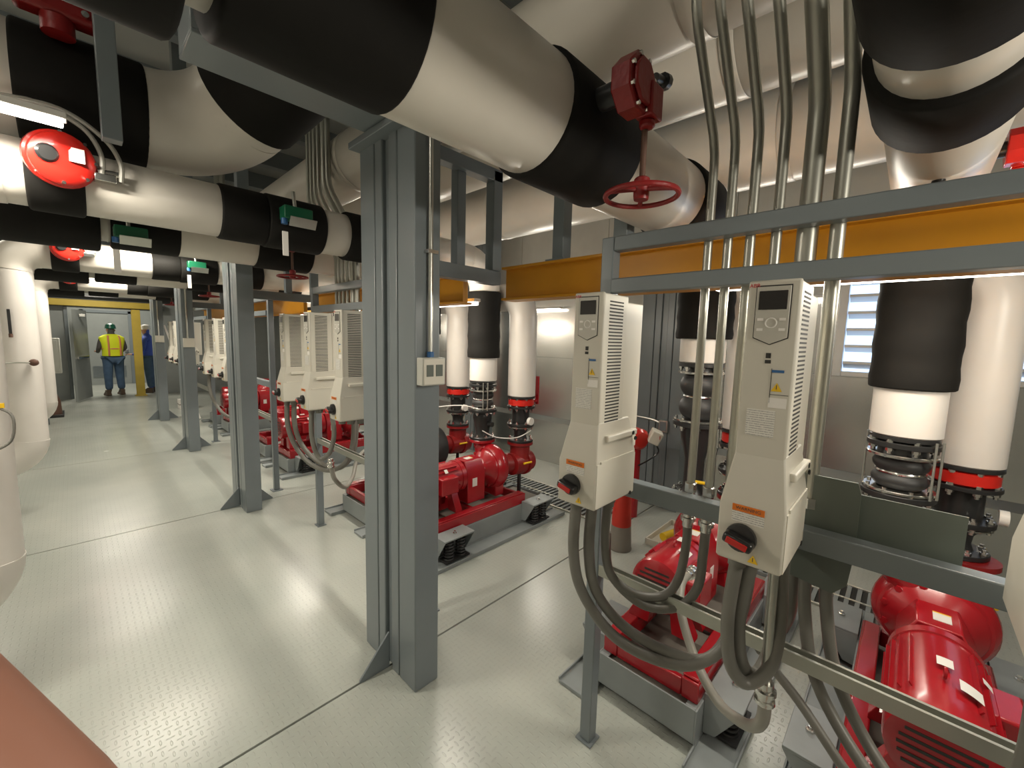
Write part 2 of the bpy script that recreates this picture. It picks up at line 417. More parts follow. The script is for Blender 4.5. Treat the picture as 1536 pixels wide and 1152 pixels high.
# hanger post behind the near black sleeve and wall bracing
def hanger(x, y, z0, z1, wd, lab):
    t = thing('hanger_post', lab, 'post', (x, y, z0))
    MB().box(-wd / 2, wd / 2, -wd / 2, wd / 2, 0, z1 - z0).build('post', M['steel'], t, bevel=.003)
    return t
hanger(0.155, 2.42, 2.415, 3.70, 0.062, 'grey hanger post dropping past the upper black sleeve, top left')
hanger(0.62, 3.9, 2.50, 3.70, 0.08, 'grey hanger post right of the white jacketed bend')
hanger(0.85, 3.4, 2.47, 3.70, 0.07, 'grey hanger post left of the nearest column top')

# ---------------------------------------------------------------- mustard lifting beams with strip lights
def yellow_beam(lab):
    t = thing('lifting_beam', lab, 'beam', (1.8, 0, 1.88))
    b = MB(); y0, y1 = -0.60, 1.765
    b.prism([(-.06, 0), (.06, 0), (.06, .014), (.006, .014), (.006, .176), (.06, .176), (.06, .19), (-.06, .19), (-.06, .176), (-.006, .176), (-.006, .014), (-.06, .014)], 1, y0, y1)
    b.build('i_beam', M['yellow'], t, bevel=.002)
    b = MB(); b.box(-.02, .02, y0, y1, .014, .176) ; b.build('web_cover', M['yellow'], t)
    return t
YL = ['mustard lifting beam above the near drives', 'mustard lifting beam of the second bay, its end right of the near column', 'mustard lifting beam left of the second bay drives', 'mustard lifting beam beyond the second column']
yb = yellow_beam(YL[0])
for k in range(1, 4): dup(yb, P * k, YL[k])
def strip(lab, x, y0, y1, z, g, ax='y'):
    cx, cy = (x, (y0 + y1) / 2) if ax == 'y' else ((y0 + y1) / 2, x)
    t = thing('strip_light', lab, 'light', (cx, cy, z), g); L = (y1 - y0) / 2
    if ax == 'y':
        MB().box(-.030, .030, -L, L, .012, .035).build('housing', M['plain_label'], t, bevel=.003)
        MB().box(-.022, .022, -L + .01, L - .01, -.010, .014).build('diffuser', M['tube'], t, bevel=.006)
    else:
        MB().box(-L, L, -.030, .030, .012, .035).build('housing', M['plain_label'], t, bevel=.003)
        MB().box(-L + .01, L - .01, -.022, .022, -.012, .014).build('diffuser', M['tube'], t, bevel=.006)
    return t
for k in range(4):
    strip('lit strip light under the mustard beam %s' % BAY[k], 1.95, -0.55 + P * k, 0.65 + P * k, 1.897, 'strip lights under the mustard beams')
    area('beam_strip_lamp', (1.95, 0.05 + P * k, 1.884), (0, 0, 0), 0.05, 1.2, LIGHT['beam'] * (.7 if k == 0 else 1))
    area('beam_strip_lamp', (1.985, 0.05 + P * k, 1.91), (0, math.radians(-100), 0), 0.03, 1.2, LIGHT['side'] * (.3 if k == 0 else 1))
    area('beam_strip_lamp', (1.922, 0.05 + P * k, 1.892), (0, math.radians(80), 0), 0.02, 1.2, LIGHT['side'] * (1.3 if k == 0 else .5))
    strip('lit strip light on the metal wall %s' % BAY[k], WX - .08, 0.55 + P * k, 1.35 + P * k, 2.05, 'strip lights on the rear metal wall')
    area('wall_strip_lamp', (WX - .11, 0.95 + P * k, 2.03), (0, math.radians(78), 0), 0.05, 0.9, LIGHT['wall'] * (.8 if k == 0 else 1))
for k in range(1, 5):
    nm = ['', 'at top left, in front of the red actuator', 'over the aisle past the second crossing pipe', 'over the aisle in the third bay', 'over the far end of the aisle'][k]
    yq = 2.38 + P * (k - 1)
    xo = 0 if k < 2 else .75
    st = strip('lit strip light ' + nm, yq, -0.75 + xo, 0.03 + xo, 2.42 if k < 2 else 2.5, 'strip lights over the aisle', 'x')
    if k > 1:
        for dx in (-.3, .3): MB().box(dx - .006, dx + .006, -.006, .006, .035, 1.2).build('drop_rod', M['gal'], st)
    area('aisle_strip_lamp', (-0.36 + xo, yq, 2.39 if k < 2 else 2.47), (0, 0, 0), 0.8, 0.05, LIGHT['aisle'])
area('doorway_fill', (0.6, 15.6, 3.4), (0, 0, 0), 0.8, 0.8, 90)  # added fill beyond the doorway, no fixture there
area('doorway_fill', (0.3, 12.6, 2.9), (math.radians(35), 0, 0), 0.6, 0.1, 22)  # second added fill, aimed at the far door to brighten it
for k in range(4): area('high_left_fill', (-1.2, 1.2 + P * k, 3.4), (0, 0, 0), 0.1, 1.2, LIGHT['high'])  # unseen fill lights high on the left, no strip fixtures modelled
area('near_end_fill', (0.95, -1.7, 2.0), (math.radians(97), 0, 0), 1.0, 0.15, 36)  # added fill behind the camera, brightens overhead pipe and drive sides

# ---------------------------------------------------------------- pipes
def pipe_x(t, segs, y, z, seg=40):
    """parts of a pipe along x: (name, x0, x1, radius, material)"""
    for nm, x0, x1, r, m in segs:
        e = 0.012 if m is M['foam'] else 0.003
        MB().lathe([(r - e, 0), (r - e * .3, e * .4), (r, e), (r, x1 - x0 - e), (r - e * .3, x1 - x0 - e * .4), (r - e, x1 - x0)], (x0, y, z), (1, 0, 0), seg).build(nm, m, t)
def pipe_y(t, segs, x, z, seg=40):
    for nm, y0, y1, r, m in segs:
        e = 0.012 if m is M['foam'] else 0.003
        MB().lathe([(r - e, 0), (r - e * .3, e * .4), (r, e), (r, y1 - y0 - e), (r - e * .3, y1 - y0 - e * .4), (r - e, y1 - y0)], (x, y0, z), (0, 1, 0), seg).build(nm, m, t)
J = M['jacket']; F = M['foam']

def handwheel(t, c, R, stem_top, m=None):
    m = m or M['darkred']
    w_ = MB().torus(c, (0, 0, 1), R, R * .075, 36, 8)
    for i in range(3):
        a = 2 * PI * i / 3 + .5
        w_.tube([(c[0], c[1], c[2] + R * .18), (c[0] + R * .5 * math.cos(a), c[1] + R * .5 * math.sin(a), c[2] + R * .10), (c[0] + R * math.cos(a), c[1] + R * math.sin(a), c[2])], R * .07, 8, 3)
    w_.lathe([(R * .2, -R * .12), (R * .22, 0), (R * .22, R * .45), (R * .16, R * .5)], (c[0], c[1], c[2]), (0, 0, 1), 12)
    w = w_.build('handwheel', m, t)
    MB().cyl((c[0], c[1], c[2]), (c[0], c[1], stem_top), R * .085, seg=10).build('stem', M['brown'], t)
    return w
def gearbox(t, c, s):
    """red quarter-turn gear operator facing -y"""
    b = MB(); pts = [(math.cos(PI / 8 + i * PI / 4), math.sin(PI / 8 + i * PI / 4)) for i in range(8)]
    b.prism([(c[0] + s * 1.0 * p[0], c[2] + s * 1.05 * p[1]) for p in pts], 1, c[1] - s * .25, c[1] + s * .55)
    b.prism([(c[0] + s * .75 * p[0], c[2] + s * .8 * p[1]) for p in pts], 1, c[1] - s * .42, c[1] - s * .25)
    b.box(c[0] + s * .35, c[0] + s * 1.25, c[1] - s * .5, c[1] + s * .2, c[2] - s * 1.0, c[2] + s * .2)
    b.lathe([(s * .3, 0), (s * .3, s * .25), (s * .15, s * .3)], (c[0] + .8 * s, c[1] - s * .1, c[2] - s * 1.0), (0, 0, -1), 10)
    g = b.build('gearbox', M['darkred'], t, bevel=s * .06)
    q = MB()
    for i in range(8):
        a = PI / 8 + i * PI / 4
        q.lathe([(s * .09, 0), (s * .09, s * .1)], (c[0] + s * .86 * math.cos(a), c[1] - s * .25, c[2] + s * .9 * math.sin(a)), (0, -1, 0), 6)
    q.build('bolt_set', M['chrome'], g, kind='stuff')
    n = MB().cyl((c[0], c[1] + s * .5, c[2]), (c[0], c[1] + s * 1.6, c[2]), s * .45, seg=14); n.build('neck', M['black'], t)

ZM = 1.66 + 0.665
def main_pipe(lab):
    y = 0.885
    t = thing('crossing_pipe', lab, 'pipe', (0, 0, 0))
    pipe_x(t, [('foam_sleeve', -0.55, 0.145, .196, F), ('jacket', 0.140, 0.195, .13, J), ('foam_sleeve', 0.19, 0.525, .170, F),
               ('jacket', 0.52, 0.975, .165, J), ('foam_sleeve', 0.97, 1.36, .178, F), ('jacket', 1.355, 1.96, .165, J), ('foam_sleeve', 1.955, 2.25, .180, F),
               ('jacket', -1.0, -0.54, .165, J)], y, ZM)
    MB().elbow((2.24, y, ZM), (1, 0, 0), (0, 0, -1), 0.27, .165).build('bend', J, t)
    gearbox(t, (1.085, 0.60, 2.345), 0.072)
    handwheel(t, (1.145, 0.60, 2.075), 0.100, 2.30)
    MB().cyl((1.19, .60, 2.41), (1.235, .60, 2.42), .012).lathe([(.012, 0), (.022, .008), (.022, .03), (.014, .034)], (1.23, .60, 2.42), (1, 0, .2), 10).build('grease_plug', M['blackplastic'], t)
    return t
MPL = ['big jacketed pipe crossing overhead with the near red handwheel', 'jacketed pipe crossing the aisle just before the second column', 'jacketed crossing pipe just before the third column', 'jacketed crossing pipe just before the fourth column']
mp = main_pipe(MPL[0])
mps = [mp]
for k in range(1, 4): mps.append(dup(mp, P * k, MPL[k]))

ZL = 1.66 + 0.64
def left_pipe(lab, y=-0.01):
    t = thing('actuated_pipe', lab, 'pipe', (0, 0, 0)); r = .132
    pipe_x(t, [('jacket', -0.18, -0.095, r, J), ('foam_sleeve', -0.10, 0.072, .146, F), ('jacket', 0.068, 0.570, r, J), ('foam_sleeve', 0.565, 0.79, .142, F),
               ('foam_sleeve', 0.785, 1.10, .148, F), ('jacket', 1.095, 1.255, r, J), ('foam_sleeve', 1.25, 1.53, .152, F), ('jacket', 1.525, 2.28, r * 1.0, J)], y, ZL)
    MB().elbow((2.27, y, ZL), (1, 0, 0), (0, 0, -1), 0.24, r).build('bend', J, t)
    # riser: top bend, vertical run, foot bend
    MB().elbow((-0.17, y, ZL), (-1, 0, 0), (0, 0, -1), 0.17, r + .004).build('bend', J, t)
    MB().lathe([(r, 0), (r, ZL - .17 - .66)], (-0.34, y, .66), (0, 0, 1), 36).build('riser', M['jacket_clean'], t)
    MB().elbow((-0.34, y, 0.68), (0, 0, -1), (-1, 0, 0), 0.19, r + .004).build('foot_bend', M['jacket_clean'], t)
    MB().lathe([(r, 0), (r, .5)], (-0.52, y, .49), (-1, 0, 0), 32).build('jacket', M['jacket_clean'], t)
    st = MB().box(-.98, -.86, y - .06, y + .06, 0, .02); st.cyl((-.92, y, 0), (-.92, y, .37), .03); st.build('foot_stand', M['brown'], t, bevel=.002)
    return t
LPL = ['jacketed pipe overhead at upper right with a black-handled valve', 'white pipe with the large red round actuator, at left', 'white pipe and riser with the second red actuator, farther down', 'white pipe and riser with the third red actuator, farthest']
lp = left_pipe(LPL[0]); lps = [lp]
for k in range(1, 4): lps.append(dup(lp, P * k, LPL[k]))

def actuator(lab):
    y = -.01; x = 0.0
    t = thing('valve_actuator', lab, 'actuator', (0, 0, 0)); ya = y - .15
    ax = (0.25, -1, -.22)
    MB().lathe([(.060, -.06), (.060, 0), (.102, .0), (.108, .008), (.108, .028), (.100, .034), (.098, .055), (.085, .066), (.05, .070)], (x, ya, ZL + .045), ax, 30).build('housing', M['brightred'], t)
    MB().lathe([(.034, 0), (.034, .022), (.026, .03)], (x - .035, ya - .062, ZL + .045), ax, 16).build('indicator', M['blackplastic'], t)
    b = MB()
    for i in range(8):
        a = 2 * PI * i / 8; b.cyl((x + .098 * math.cos(a), ya - .02, ZL + .045 + .098 * math.sin(a)), (x + .098 * math.cos(a) + .01, ya - .05, ZL + .045 + .098 * math.sin(a)), .007, seg=6)
    b.build('bolt_set', M['chrome'], t, kind='stuff')
    MB().box(x + .03, x + .075, ya - .072, ya - .066, ZL + .03, ZL + .085).build('label', M['plain_label'], t)
    MB().box(x + .10, x + .17, ya - .03, ya + .02, ZL - .01, ZL + .02).cyl((x + .11, ya - .01, ZL + .03), (x + .19, ya - .01, ZL + .03), .012).build('terminal_box', M['chrome'], t, bevel=.003)
    for dx, dz in ((.125, .0), (.185, -.02)):
        MB().tube([(x + dx, ya - .02, ZL + .02 + dz), (x + dx, ya - .03, ZL + .10 + dz), (x + dx - .05, ya - .05, ZL + .18 + dz), (x + dx - .17, ya - .06, ZL + .225), (x - .15, ya - .06, ZL + .215), (x - .5, ya, ZL + .2)], .009, 8, 6).build('flexible_conduit', M['tan_flex'], t)
    return t
ac = actuator('x')
ALAB = ['', 'large round red valve actuator with black indicator, upper left', 'second round red valve actuator down the left aisle', 'third, smallest red valve actuator down the left aisle']
for k in range(1, 4): dup(ac, P * k, ALAB[k])
for o in list(ac.children): bpy.data.objects.remove(o)
bpy.data.objects.remove(ac)

def green_valve(x, y, z, lab, s=1.0):
    t = thing('balancing_valve', lab, 'valve', (x, y, z))
    MB().box(-.065 * s, .085 * s, -.035, .06, 0, .07 * s).build('body', M['green'], t, bevel=.006)
    MB().obox((.025 * s, -.05, -.015), (.14 * s, .004, .055 * s), Matrix.Rotation(.6, 3, 'X')).build('name_plate', M['gal'], t, label='grey name plate')
    MB().cyl((0, 0, .07 * s), (0, 0.02, .16 * s), .010).build('stem', M['gal'], t)
    MB().cyl((-.06 * s, -.01, -.03), (-.06 * s, -.01, 0), .016).build('drain_cap', M['blue'], t)
    MB().box(-.075 * s, -.045 * s, -.02, -.012, -.20 * s, -.07 * s).build('paper_tag', M['plain_label'], t, bevel=.002)
    return t
g1 = green_valve(0.895, 2.56, 2.285, 'green balancing valve with grey plate left of the near column')
dup(g1, P, 'small green balancing valve between the second and third columns')
g2 = green_valve(0.26, 3.41, 2.19, 'green valve body under the black sleeves, left of centre'); 

t = thing('drain_valve', 'small black valve hanging under the jacketed pipe at upper right', 'valve', (1.84, -.01, 2.168))
MB().cyl((0, 0, -.06), (0, 0, 0), .016).lathe([(.024, 0), (.028, .008), (.028, .03), (.022, .036)], (0, 0, -.09), (0, 0, 1), 8).build('body', M['blackplastic'], t)
t = thing('gear_operated_valve', 'bright red gear valve beside the jacketed pipe at the upper right edge', 'valve', (2.42, -.215, 2.40))
gearbox(t, (0, 0, 0), .062)
for ch in t.children:
    if ch.data.materials[0] is M['darkred']: ch.data.materials[0] = M['brightred']

# the big bend at upper left: run along x, white bend, black sleeve along the aisle
t = thing('large_bend_pipe', 'large white jacketed pipe bend with black sleeves above the left aisle', 'pipe')
YU = 2.83; ZU = 2.685; RU = .225
pipe_x(t, [('jacket', -1.5, -0.10, RU, J), ('foam_sleeve', -0.11, 0.30, RU + .012, F)], YU, ZU)
DB = Vector((.34, -.84, .40)).normalized()
eb = MB(); pe = eb.bend((0.29, YU, ZU), (1, 0, 0), DB, 0.40, RU + .004, 12, 44); eb.build('bend', J, t)
MB().lathe([(RU + .004, 0), (RU + .004, .06)], pe, DB, 44).build('jacket', J, t)
MB().lathe([(RU + .008, 0), (RU + .022, .012), (RU + .022, .69), (RU + .01, .70)], pe + DB * .055, DB, 44).build('foam_sleeve', F, t)
t2 = thing('gear_operated_valve', 'red gear-operated valve on top of the black sleeve, top left corner', 'valve', (0.03, 2.60, 2.86))
MB().box(-.12, .13, -.05, .05, .03, .11).build('gearbox', M['darkred'], t2, bevel=.02)
MB().cyl((0, 0, -.03), (0, 0, .03), .05).build('neck', M['darkred'], t2)
MB().cyl((-.08, -.052, .075), (-.08, -.066, .075), .012).cyl((.08, -.052, .06), (.08, -.066, .06), .012).build('bolt', M['chrome'], t2)
t = thing('crossing_pipe', 'white jacketed pipe end seen between hanger posts, upper left', 'pipe')
pipe_x(t, [('jacket', -1.5, 0.3, .19, J), ('foam_sleeve', 0.29, 0.55, .2, F), ('jacket', .54, 1.1, .19, J)], 5.6, 2.72)

# headers along the building
def header(x, z, r, lab, y0=-4.0, y1=13.2):
    t = thing('header_pipe', lab, 'pipe')
    yy = y0
    while yy < y1 - .1:
        ye = min(yy + 2.3, y1); pipe_y(t, [('jacket', yy, ye + .02, r, J)], x, z, 40)
        MB().lathe([(r + .002, 0), (r + .004, .004), (r + .004, .05), (r + .002, .054)], (x, ye - .02, z), (0, 1, 0), 40, cap=False).build('overlap_band', J, t)
        yy = ye
    return t
header(1.47, 2.87, .20, 'white jacketed header pipe running over the drives, nearest the aisle')
header(1.92, 2.865, .20, 'middle white jacketed header pipe running over the drives')
header(2.90, 2.86, .25, 'large white jacketed header pipe over the pumps, nearest the wall')

# ---------------------------------------------------------------- drive rack
def rack(lab):
    t = thing('drive_rack', lab, 'rack', (0, 0, 0)); X = 1.39
    MB().box(X - .025, X + .025, .811, .861, 0.008, 2.035).build('post', M['steel'], t, bevel=.004)
    MB().box(X - .036, X + .036, .800, .872, 0, .008).build('foot_plate', M['steel'], t)
    MB().box(X - .025, X + .025, -.75, .811, 1.984, 2.035).build('top_beam', M['steel'], t, bevel=.004)
    MB().box(X - .035, X + .015, -.75, .811, 1.834, 1.885).build('middle_beam', M['steel'], t, bevel=.004)
    MB().box(X - .025, X + .025, -.75, .811, 1.094, 1.154).build('lower_beam', M['steel'], t, bevel=.004)
    b = MB(); b.prism([(X - .021, .742), (X + .021, .742), (X + .021, .784), (X + .012, .784), (X + .012, .779), (X + .017, .779), (X + .017, .746), (X - .017, .746), (X - .017, .779), (X - .012, .779), (X - .012, .784), (X - .021, .784)], 1, -.75, .835)
    b.build('strut_channel', M['conduit'], t)
    MB().box(X - .025, X + .025, -.80, -.75, 0.008, 2.035).build('post', M['steel'], t, bevel=.004)
    MB().box(X - .05, X + .05, -.826, -.724, 0, .008).build('foot_plate', M['steel'], t)
    return t
RL = ['grey steel rack carrying the near drives', 'grey steel rack carrying the second bay drives', 'grey steel rack carrying the third bay drives', 'grey steel rack carrying the fourth bay drives']
rk = rack(RL[0])
for k in range(1, 4): dup(rk, P * k, RL[k])
# plates fixed to the near rack
tag(MB().prism([(.07, 1.30), (.20, 1.30), (.20, .99), (.10, .975), (.07, 1.01), (.062, 1.10), (.062, 1.27)], 0, 1.418, 1.424).build('mounting_plate', M['olive'], smooth=False), 'olive grey plate with clipped corners beside the near middle drive', 'plate')
tag(MB().box(1.45, 1.455, -.135, .07, 1.105, 1.262).box(1.45, 1.475, -.135, .07, 1.105, 1.11).build('mounting_plate', M['olive'], smooth=False), 'long olive grey plate behind the lower rail, right of the drives', 'plate')

# pipe hanger frames near each column
def frame(lab):
    t = thing('support_frame', lab, 'frame', (0, 0, 0))
    MB().box(1.135, 1.83, 1.86, 1.93, 1.985, 2.065).build('cross_bar', M['steel'], t, bevel=.003)
    MB().box(1.76, 1.83, 1.86, 1.93, 2.065, 2.64).build('post', M['steel'], t, bevel=.003)
    MB().box(1.52, 1.58, 1.90, 1.96, 2.065, 2.62).build('post', M['steel'], t, bevel=.003)
    MB().box(1.135, 1.83, 1.86, 1.93, 2.58, 2.65).build('top_bar', M['steel'], t, bevel=.003)
    return t
fr = frame('grey pipe support frame right of the nearest column')
dup(fr, P, 'grey pipe support frame beside the second column')
dup(fr, 2 * P, 'grey pipe support frame beside the third column')
for i, (yh, s) in enumerate(((1.38, 'left'), (1.02, 'right'))):
    t = thing('beam_hanger', 'short grey hanger on the near mustard beam, %s of the pair' % s, 'hanger', (1.8, yh, 2.07))
    MB().box(-.035, .035, -.035, .035, 0.008, .58).build('post', M['steel'], t, bevel=.003)
    MB().box(-.06, .06, -.06, .06, 0, .008).build('clamp_plate', M['steel'], t)

# conduits above the racks
CY = [.505, .446, .384, .316, .243, .174]; CR = [.0135, .0135, .0145, .0145, .026, .018]
DOWN = {0: 1.155, 1: 1.155, 2: 1.155, 3: 1.86, 4: 1.86, 5: 1.20}
ORD = ['leftmost', 'second', 'third', 'fourth', 'thick fifth', 'rightmost']
cond = []
for i in range(6):
    y = CY[i]; x = 1.400 + CR[i] + .016
    # run passes just behind the beams
    zb = 2.27 + .015 * i
    b = MB().tube([(x, y, DOWN[i]), (x, y, zb - .06), (x - .004, y, zb - .02), (x - .018, y + .002, zb + .03), (x - .16, y + .014, zb + .27), (x - .178, y + .016, zb + .32), (x - .185, y + .016, zb + .37), (x - .185, y + .016, 3.6)], CR[i], 12, 1)
    t = thing('steel_conduit', '%s bare steel conduit of the near rack, from the left' % ORD[i], 'conduit', (0, 0, 0))
    b.build('tube', M['conduit'], t)
    if i == 5 or i < 2: MB().lathe([(CR[i] + .006, 0), (CR[i] + .006, .03), (CR[i] + .003, .032)], (x, y, DOWN[i]), (0, 0, 1), 8).build('fitting', M['chrome'], t)
    cond.append(t)
for k in (1, 2):
    for i in range(6):
        dup(cond[i], P * k, '%s of six bare steel conduits above the %s bay drives' % (['farthest', 'second farthest', 'third farthest', 'third nearest', 'thick, second nearest', 'nearest'][i], ['second', 'third'][k - 1]))

# ---------------------------------------------------------------- variable-speed drives
def tri(cy, cz, s, x):
    return MB().prism([(cy - s, cz - s * .8), (cy + s, cz - s * .8), (cy, cz + s * .95)], 0, x - .0008, x)
def drive(y, lab):
    t = thing('motor_drive', lab, 'drive', (1.10, y, 1.132))
    XF = 0.0
    MB().box(0.006, .150, -.0515, .0515, .22, .672).build('body', M['drive_side'], t, bevel=.004)
    MB().box(.150, .262, -.047, .047, .16, .655).build('rear_housing', M['drive_side'], t, bevel=.004)
    MB().box(-.002, .010, -.0525, .0525, .255, .675).build('front_cover', M['drive'], t, bevel=.005)
    MB().loft([(.004, -.024, .215, -.066, .066), (.012, -.030, .22, -.070, .070), (.145, -.030, .22, -.070, .070), (.262, -.003, .20, -.0535, .0535), (.275, .0, .19, -.0525, .0525)]).build('cable_box', M['drive'], t, bevel=.004)
    MB().box(-.026, .212, -.072, -.069, .012, .15).box(-.005, .205, -.073, -.069, .150, .157).build('side_panel', M['drive_side'], t)
    MB().box(.03, .22, -.072, -.052, .212, .232).build('clip_flange', M['drive_side'], t, bevel=.004)
    # side vents
    v = MB()
    for i in range(38):
        z = .262 + i * .0104
        for yy in (-.0522, .0514): v.box(.035, .118, yy, yy + .0008, z, z + .0045)
    v.build('vent_slots', M['drive_dark'], t, kind='stuff')
    kp = MB().prism([(-.0335, .660), (.0335, .660), (.0335, .545), (0, .530), (-.0335, .545)], 0, -.0055, -.0015).build('keypad', M['keypad'], t, bevel=.001)
    ol = MB().prism([(-.0355, .663), (.0355, .663), (.0355, .5435), (0, .528), (-.0355, .5435)], 0, -.0028, -.0012).build('keypad_rim', M['drive_dark'], t)
    MB().box(-.0065, -.005, -.028, .028, .608, .650).build('screen', M['screen'], kp)
    bt = MB().torus((-.0058, 0, .578), (1, 0, 0), .011, .0014, 18, 6)
    for dy in (-.022, .022):
        for dz in (.586, .563): bt.box(-.0068, -.005, dy - .006, dy + .006, dz - .003, dz + .003)
    bt.build('button_set', M['plain_label'], kp, kind='stuff')
    MB().box(-.003, -.0015, -.006, .006, .486, .494).box(-.003, -.0015, -.005, .005, .498, .510).build('port_cover', M['drive_dark'], t)
    MB().box(-.0032, -.0015, -.034, -.010, .466, .472).build('printed_line', M['blue'], t)
    a = tri(-.022, .432, .011, -.0025); a.build('warning_triangle', M['cautionyellow'], t)
    MB().box(-.0038, -.0025, -.0228, -.0212, .428, .438).build('warning_mark', M['ink'], t)
    MB().box(-.0030, -.0018, -.010, -.009, .395, .475).box(-.0030, -.0018, -.046, -.010, .415, .416).build('cover_seam', M['drive_dark'], t)
    MB().box(-.0030, -.0018, -.044, -.008, .385, .408).build('vent_patch', M['plain_label'], t)
    MB().box(-.0034, -.0018, -.024, .034, .315, .378).build('label', M['label'], t, label='white printed data label')
    # warning placard, orange heading
    MB().box(-.0312, -.0298, -.028, .040, .108, .150).build('placard', M['label'], t)
    MB().box(-.0320, -.0310, -.028, .040, .134, .150).build('placard_heading', M['orange'], t, label='orange heading strip')
    text_part('WARNING', .011, M['ink'], t, Matrix.Translation((-.0322, .006, .142)) @ FACE_NX, depth=.0002)
    text_part('ABB', .017, M['logo_red'], t, Matrix.Translation((-.0026, .0395, .663)) @ FACE_NX @ Matrix.Scale(.72, 4), depth=.0003)
    a = tri(-.012, .026, .011, -.0308); a.build('warning_triangle', M['cautionyellow'], t)
    MB().box(-.0322, -.0307, -.0128, -.0112, .021, .031).build('warning_mark', M['ink'], t)
    # rotary isolator knob
    k = MB().lathe([(.033, 0), (.034, .004), (.033, .012), (.022, .016)], (-.030, .016, .072), (-1, 0, 0), 24)
    kn = k.build('switch_ring', M['blackplastic'], t)
    MB().obox((-.056, .016, .070), (.030, .064, .026), Matrix.Rotation(.25, 3, 'X')).build('switch_handle', M['blackplastic'], t, bevel=.007)
    MB().obox((-.0725, .016, .069), (.004, .046, .016), Matrix.Rotation(.25, 3, 'X')).build('handle_inlay', M['redplastic'], t, bevel=.002)
    s = MB()
    for (x, z) in ((.19, .222), (.19, .012), (.21, .2)): s.cyl((x, -.074, z), (x, -.0695, z), .007, seg=8)
    s.build('screw_set', M['black'], t, kind='stuff')
    for (x, yy, r) in ((.03, .035, .021), (.07, 0.0, .024), (.12, -.03, .021)):
        MB().lathe([(r + .004, 0), (r + .004, .014), (r, .02), (r, .032)], (x, yy, .004), (0, 0, -1), 14).build('cable_gland', M['flex'], t)
    return t
DY = [.729, .237, -.255]
DL = {(0, 0): 'beige motor drive beside the cone, leftmost of the near three', (0, 1): 'beige motor drive showing its front large, middle of the near three', (0, 2): 'beige motor drive cut off by the right edge of the photo'}
for j, nm in enumerate(('farthest', 'middle', 'nearest')):
    DL[(1, j)] = '%s of three beige motor drives just left of the near column' % nm
    DL[(2, j)] = '%s of three small beige motor drives right of the second column' % nm
    DL[(3, j)] = '%s of the tiny beige motor drives beyond the third column' % nm
dr = drive(DY[0], DL[(0, 0)])
for k in range(4):
    for j in range(3):
        if (k, j) == (0, 0): continue
        dup(dr, P * k + DY[j] - DY[0], DL[(k, j)])

# ---------------------------------------------------------------- flexible cables below the drives
HERE = []
def cable(pts, r, lab, m=None, copies=(), labs=(), conn=None):
    t = thing('flexible_conduit', lab, 'conduit', (0, 0, 0))
    MB().tube(pts, r, 10, 6).build('hose', m or M['flex'], t)
    for c in (conn or []):
        p, d = c
        MB().lathe([(r + .003, 0), (r + .003, .02), (r + .010, .022), (r + .010, .034), (r + .004, .036), (r + .004, .05), (r + .009, .052), (r + .009, .062), (r, .064)], p, d, 12).build('connector', M['chrome'], t)
    for k, l in zip(copies, labs): dup(t, P * k, l)
    return t
D1, D2, D3 = DY
cable([(1.13, D1 + .035, 1.12), (1.13, D1 + .04, .95), (1.16, D1 + .02, .80), (1.22, D1 - .06, .66), (1.28, D1 - .17, .60), (1.34, D1 - .29, .60), (1.41, D1 - .37, .67), (1.45, D1 - .41, .82), (1.46, D1 - .42, 1.08)], .0185, 'outer grey conduit looping from the leftmost near drive', copies=(1, 2), labs=('outer grey conduit looping below the farthest second bay drive', 'outer grey conduit looping below the farthest third bay drive'))
cable([(1.17, D1, 1.12), (1.17, D1 + .005, .95), (1.20, D1 - .01, .80), (1.26, D1 - .08, .68), (1.32, D1 - .20, .62), (1.38, D1 - .33, .62), (1.46, D1 - .38, .72), (1.49, D1 - .385, .88), (1.50, D1 - .385, 1.09)], .0185, 'inner grey conduit looping from the leftmost near drive', copies=(1,), labs=('inner grey conduit looping below the farthest second bay drive',))
cable([(1.22, D1 - .03, 1.12), (1.215, D1 - .03, .98), (1.23, D1 - .05, .86), (1.29, D1 - .11, .79), (1.37, D1 - .18, .78), (1.42, D1 - .21, .84), (1.432, D1 - .222, .96), (1.43, .506, 1.03)], .0155, 'grey conduit from the left near drive up to the left steel conduit', conn=[((1.43, .506, 1.03), (0, 0, 1))])
cable([(1.24, D1 - .02, 1.0), (1.24, D1 - .04, .86), (1.30, D1 - .13, .76), (1.38, D1 - .22, .75), (1.43, D1 - .27, .82), (1.435, .450, .95), (1.43, .446, 1.03)], .0155, 'grey conduit from the left near drive up to the second steel conduit', conn=[((1.43, .446, 1.03), (0, 0, 1))])
cable([(1.13, D2 + .035, 1.12), (1.13, D2 + .045, .95), (1.15, D2 + .035, .82), (1.18, D2 + .0, .765), (1.22, D2 - .045, .82), (1.25, D2 - .05, .95), (1.24, D2 - .04, 1.10)], .0165, 'grey conduit hanging in a loop under the middle near drive, left', copies=(1,), labs=('grey conduit hanging in a loop under the middle second bay drive',))
cable([(1.17, D2 + .01, 1.12), (1.17, D2 + .03, .95), (1.20, D2 + .02, .80), (1.26, D2 - .01, .75), (1.31, D2 - .03, .84), (1.32, D2 - .03, .97), (1.30, D2 - .02, 1.09)], .0185, 'grey conduit hanging in a loop under the middle near drive, right')
cable([(1.22, D2 - .03, 1.12), (1.222, D2 - .032, .95), (1.225, D2 - .035, .80), (1.228, D2 - .037, .735)], .0125, 'straight steel conduit dropping from the middle near drive', m=M['gal'])
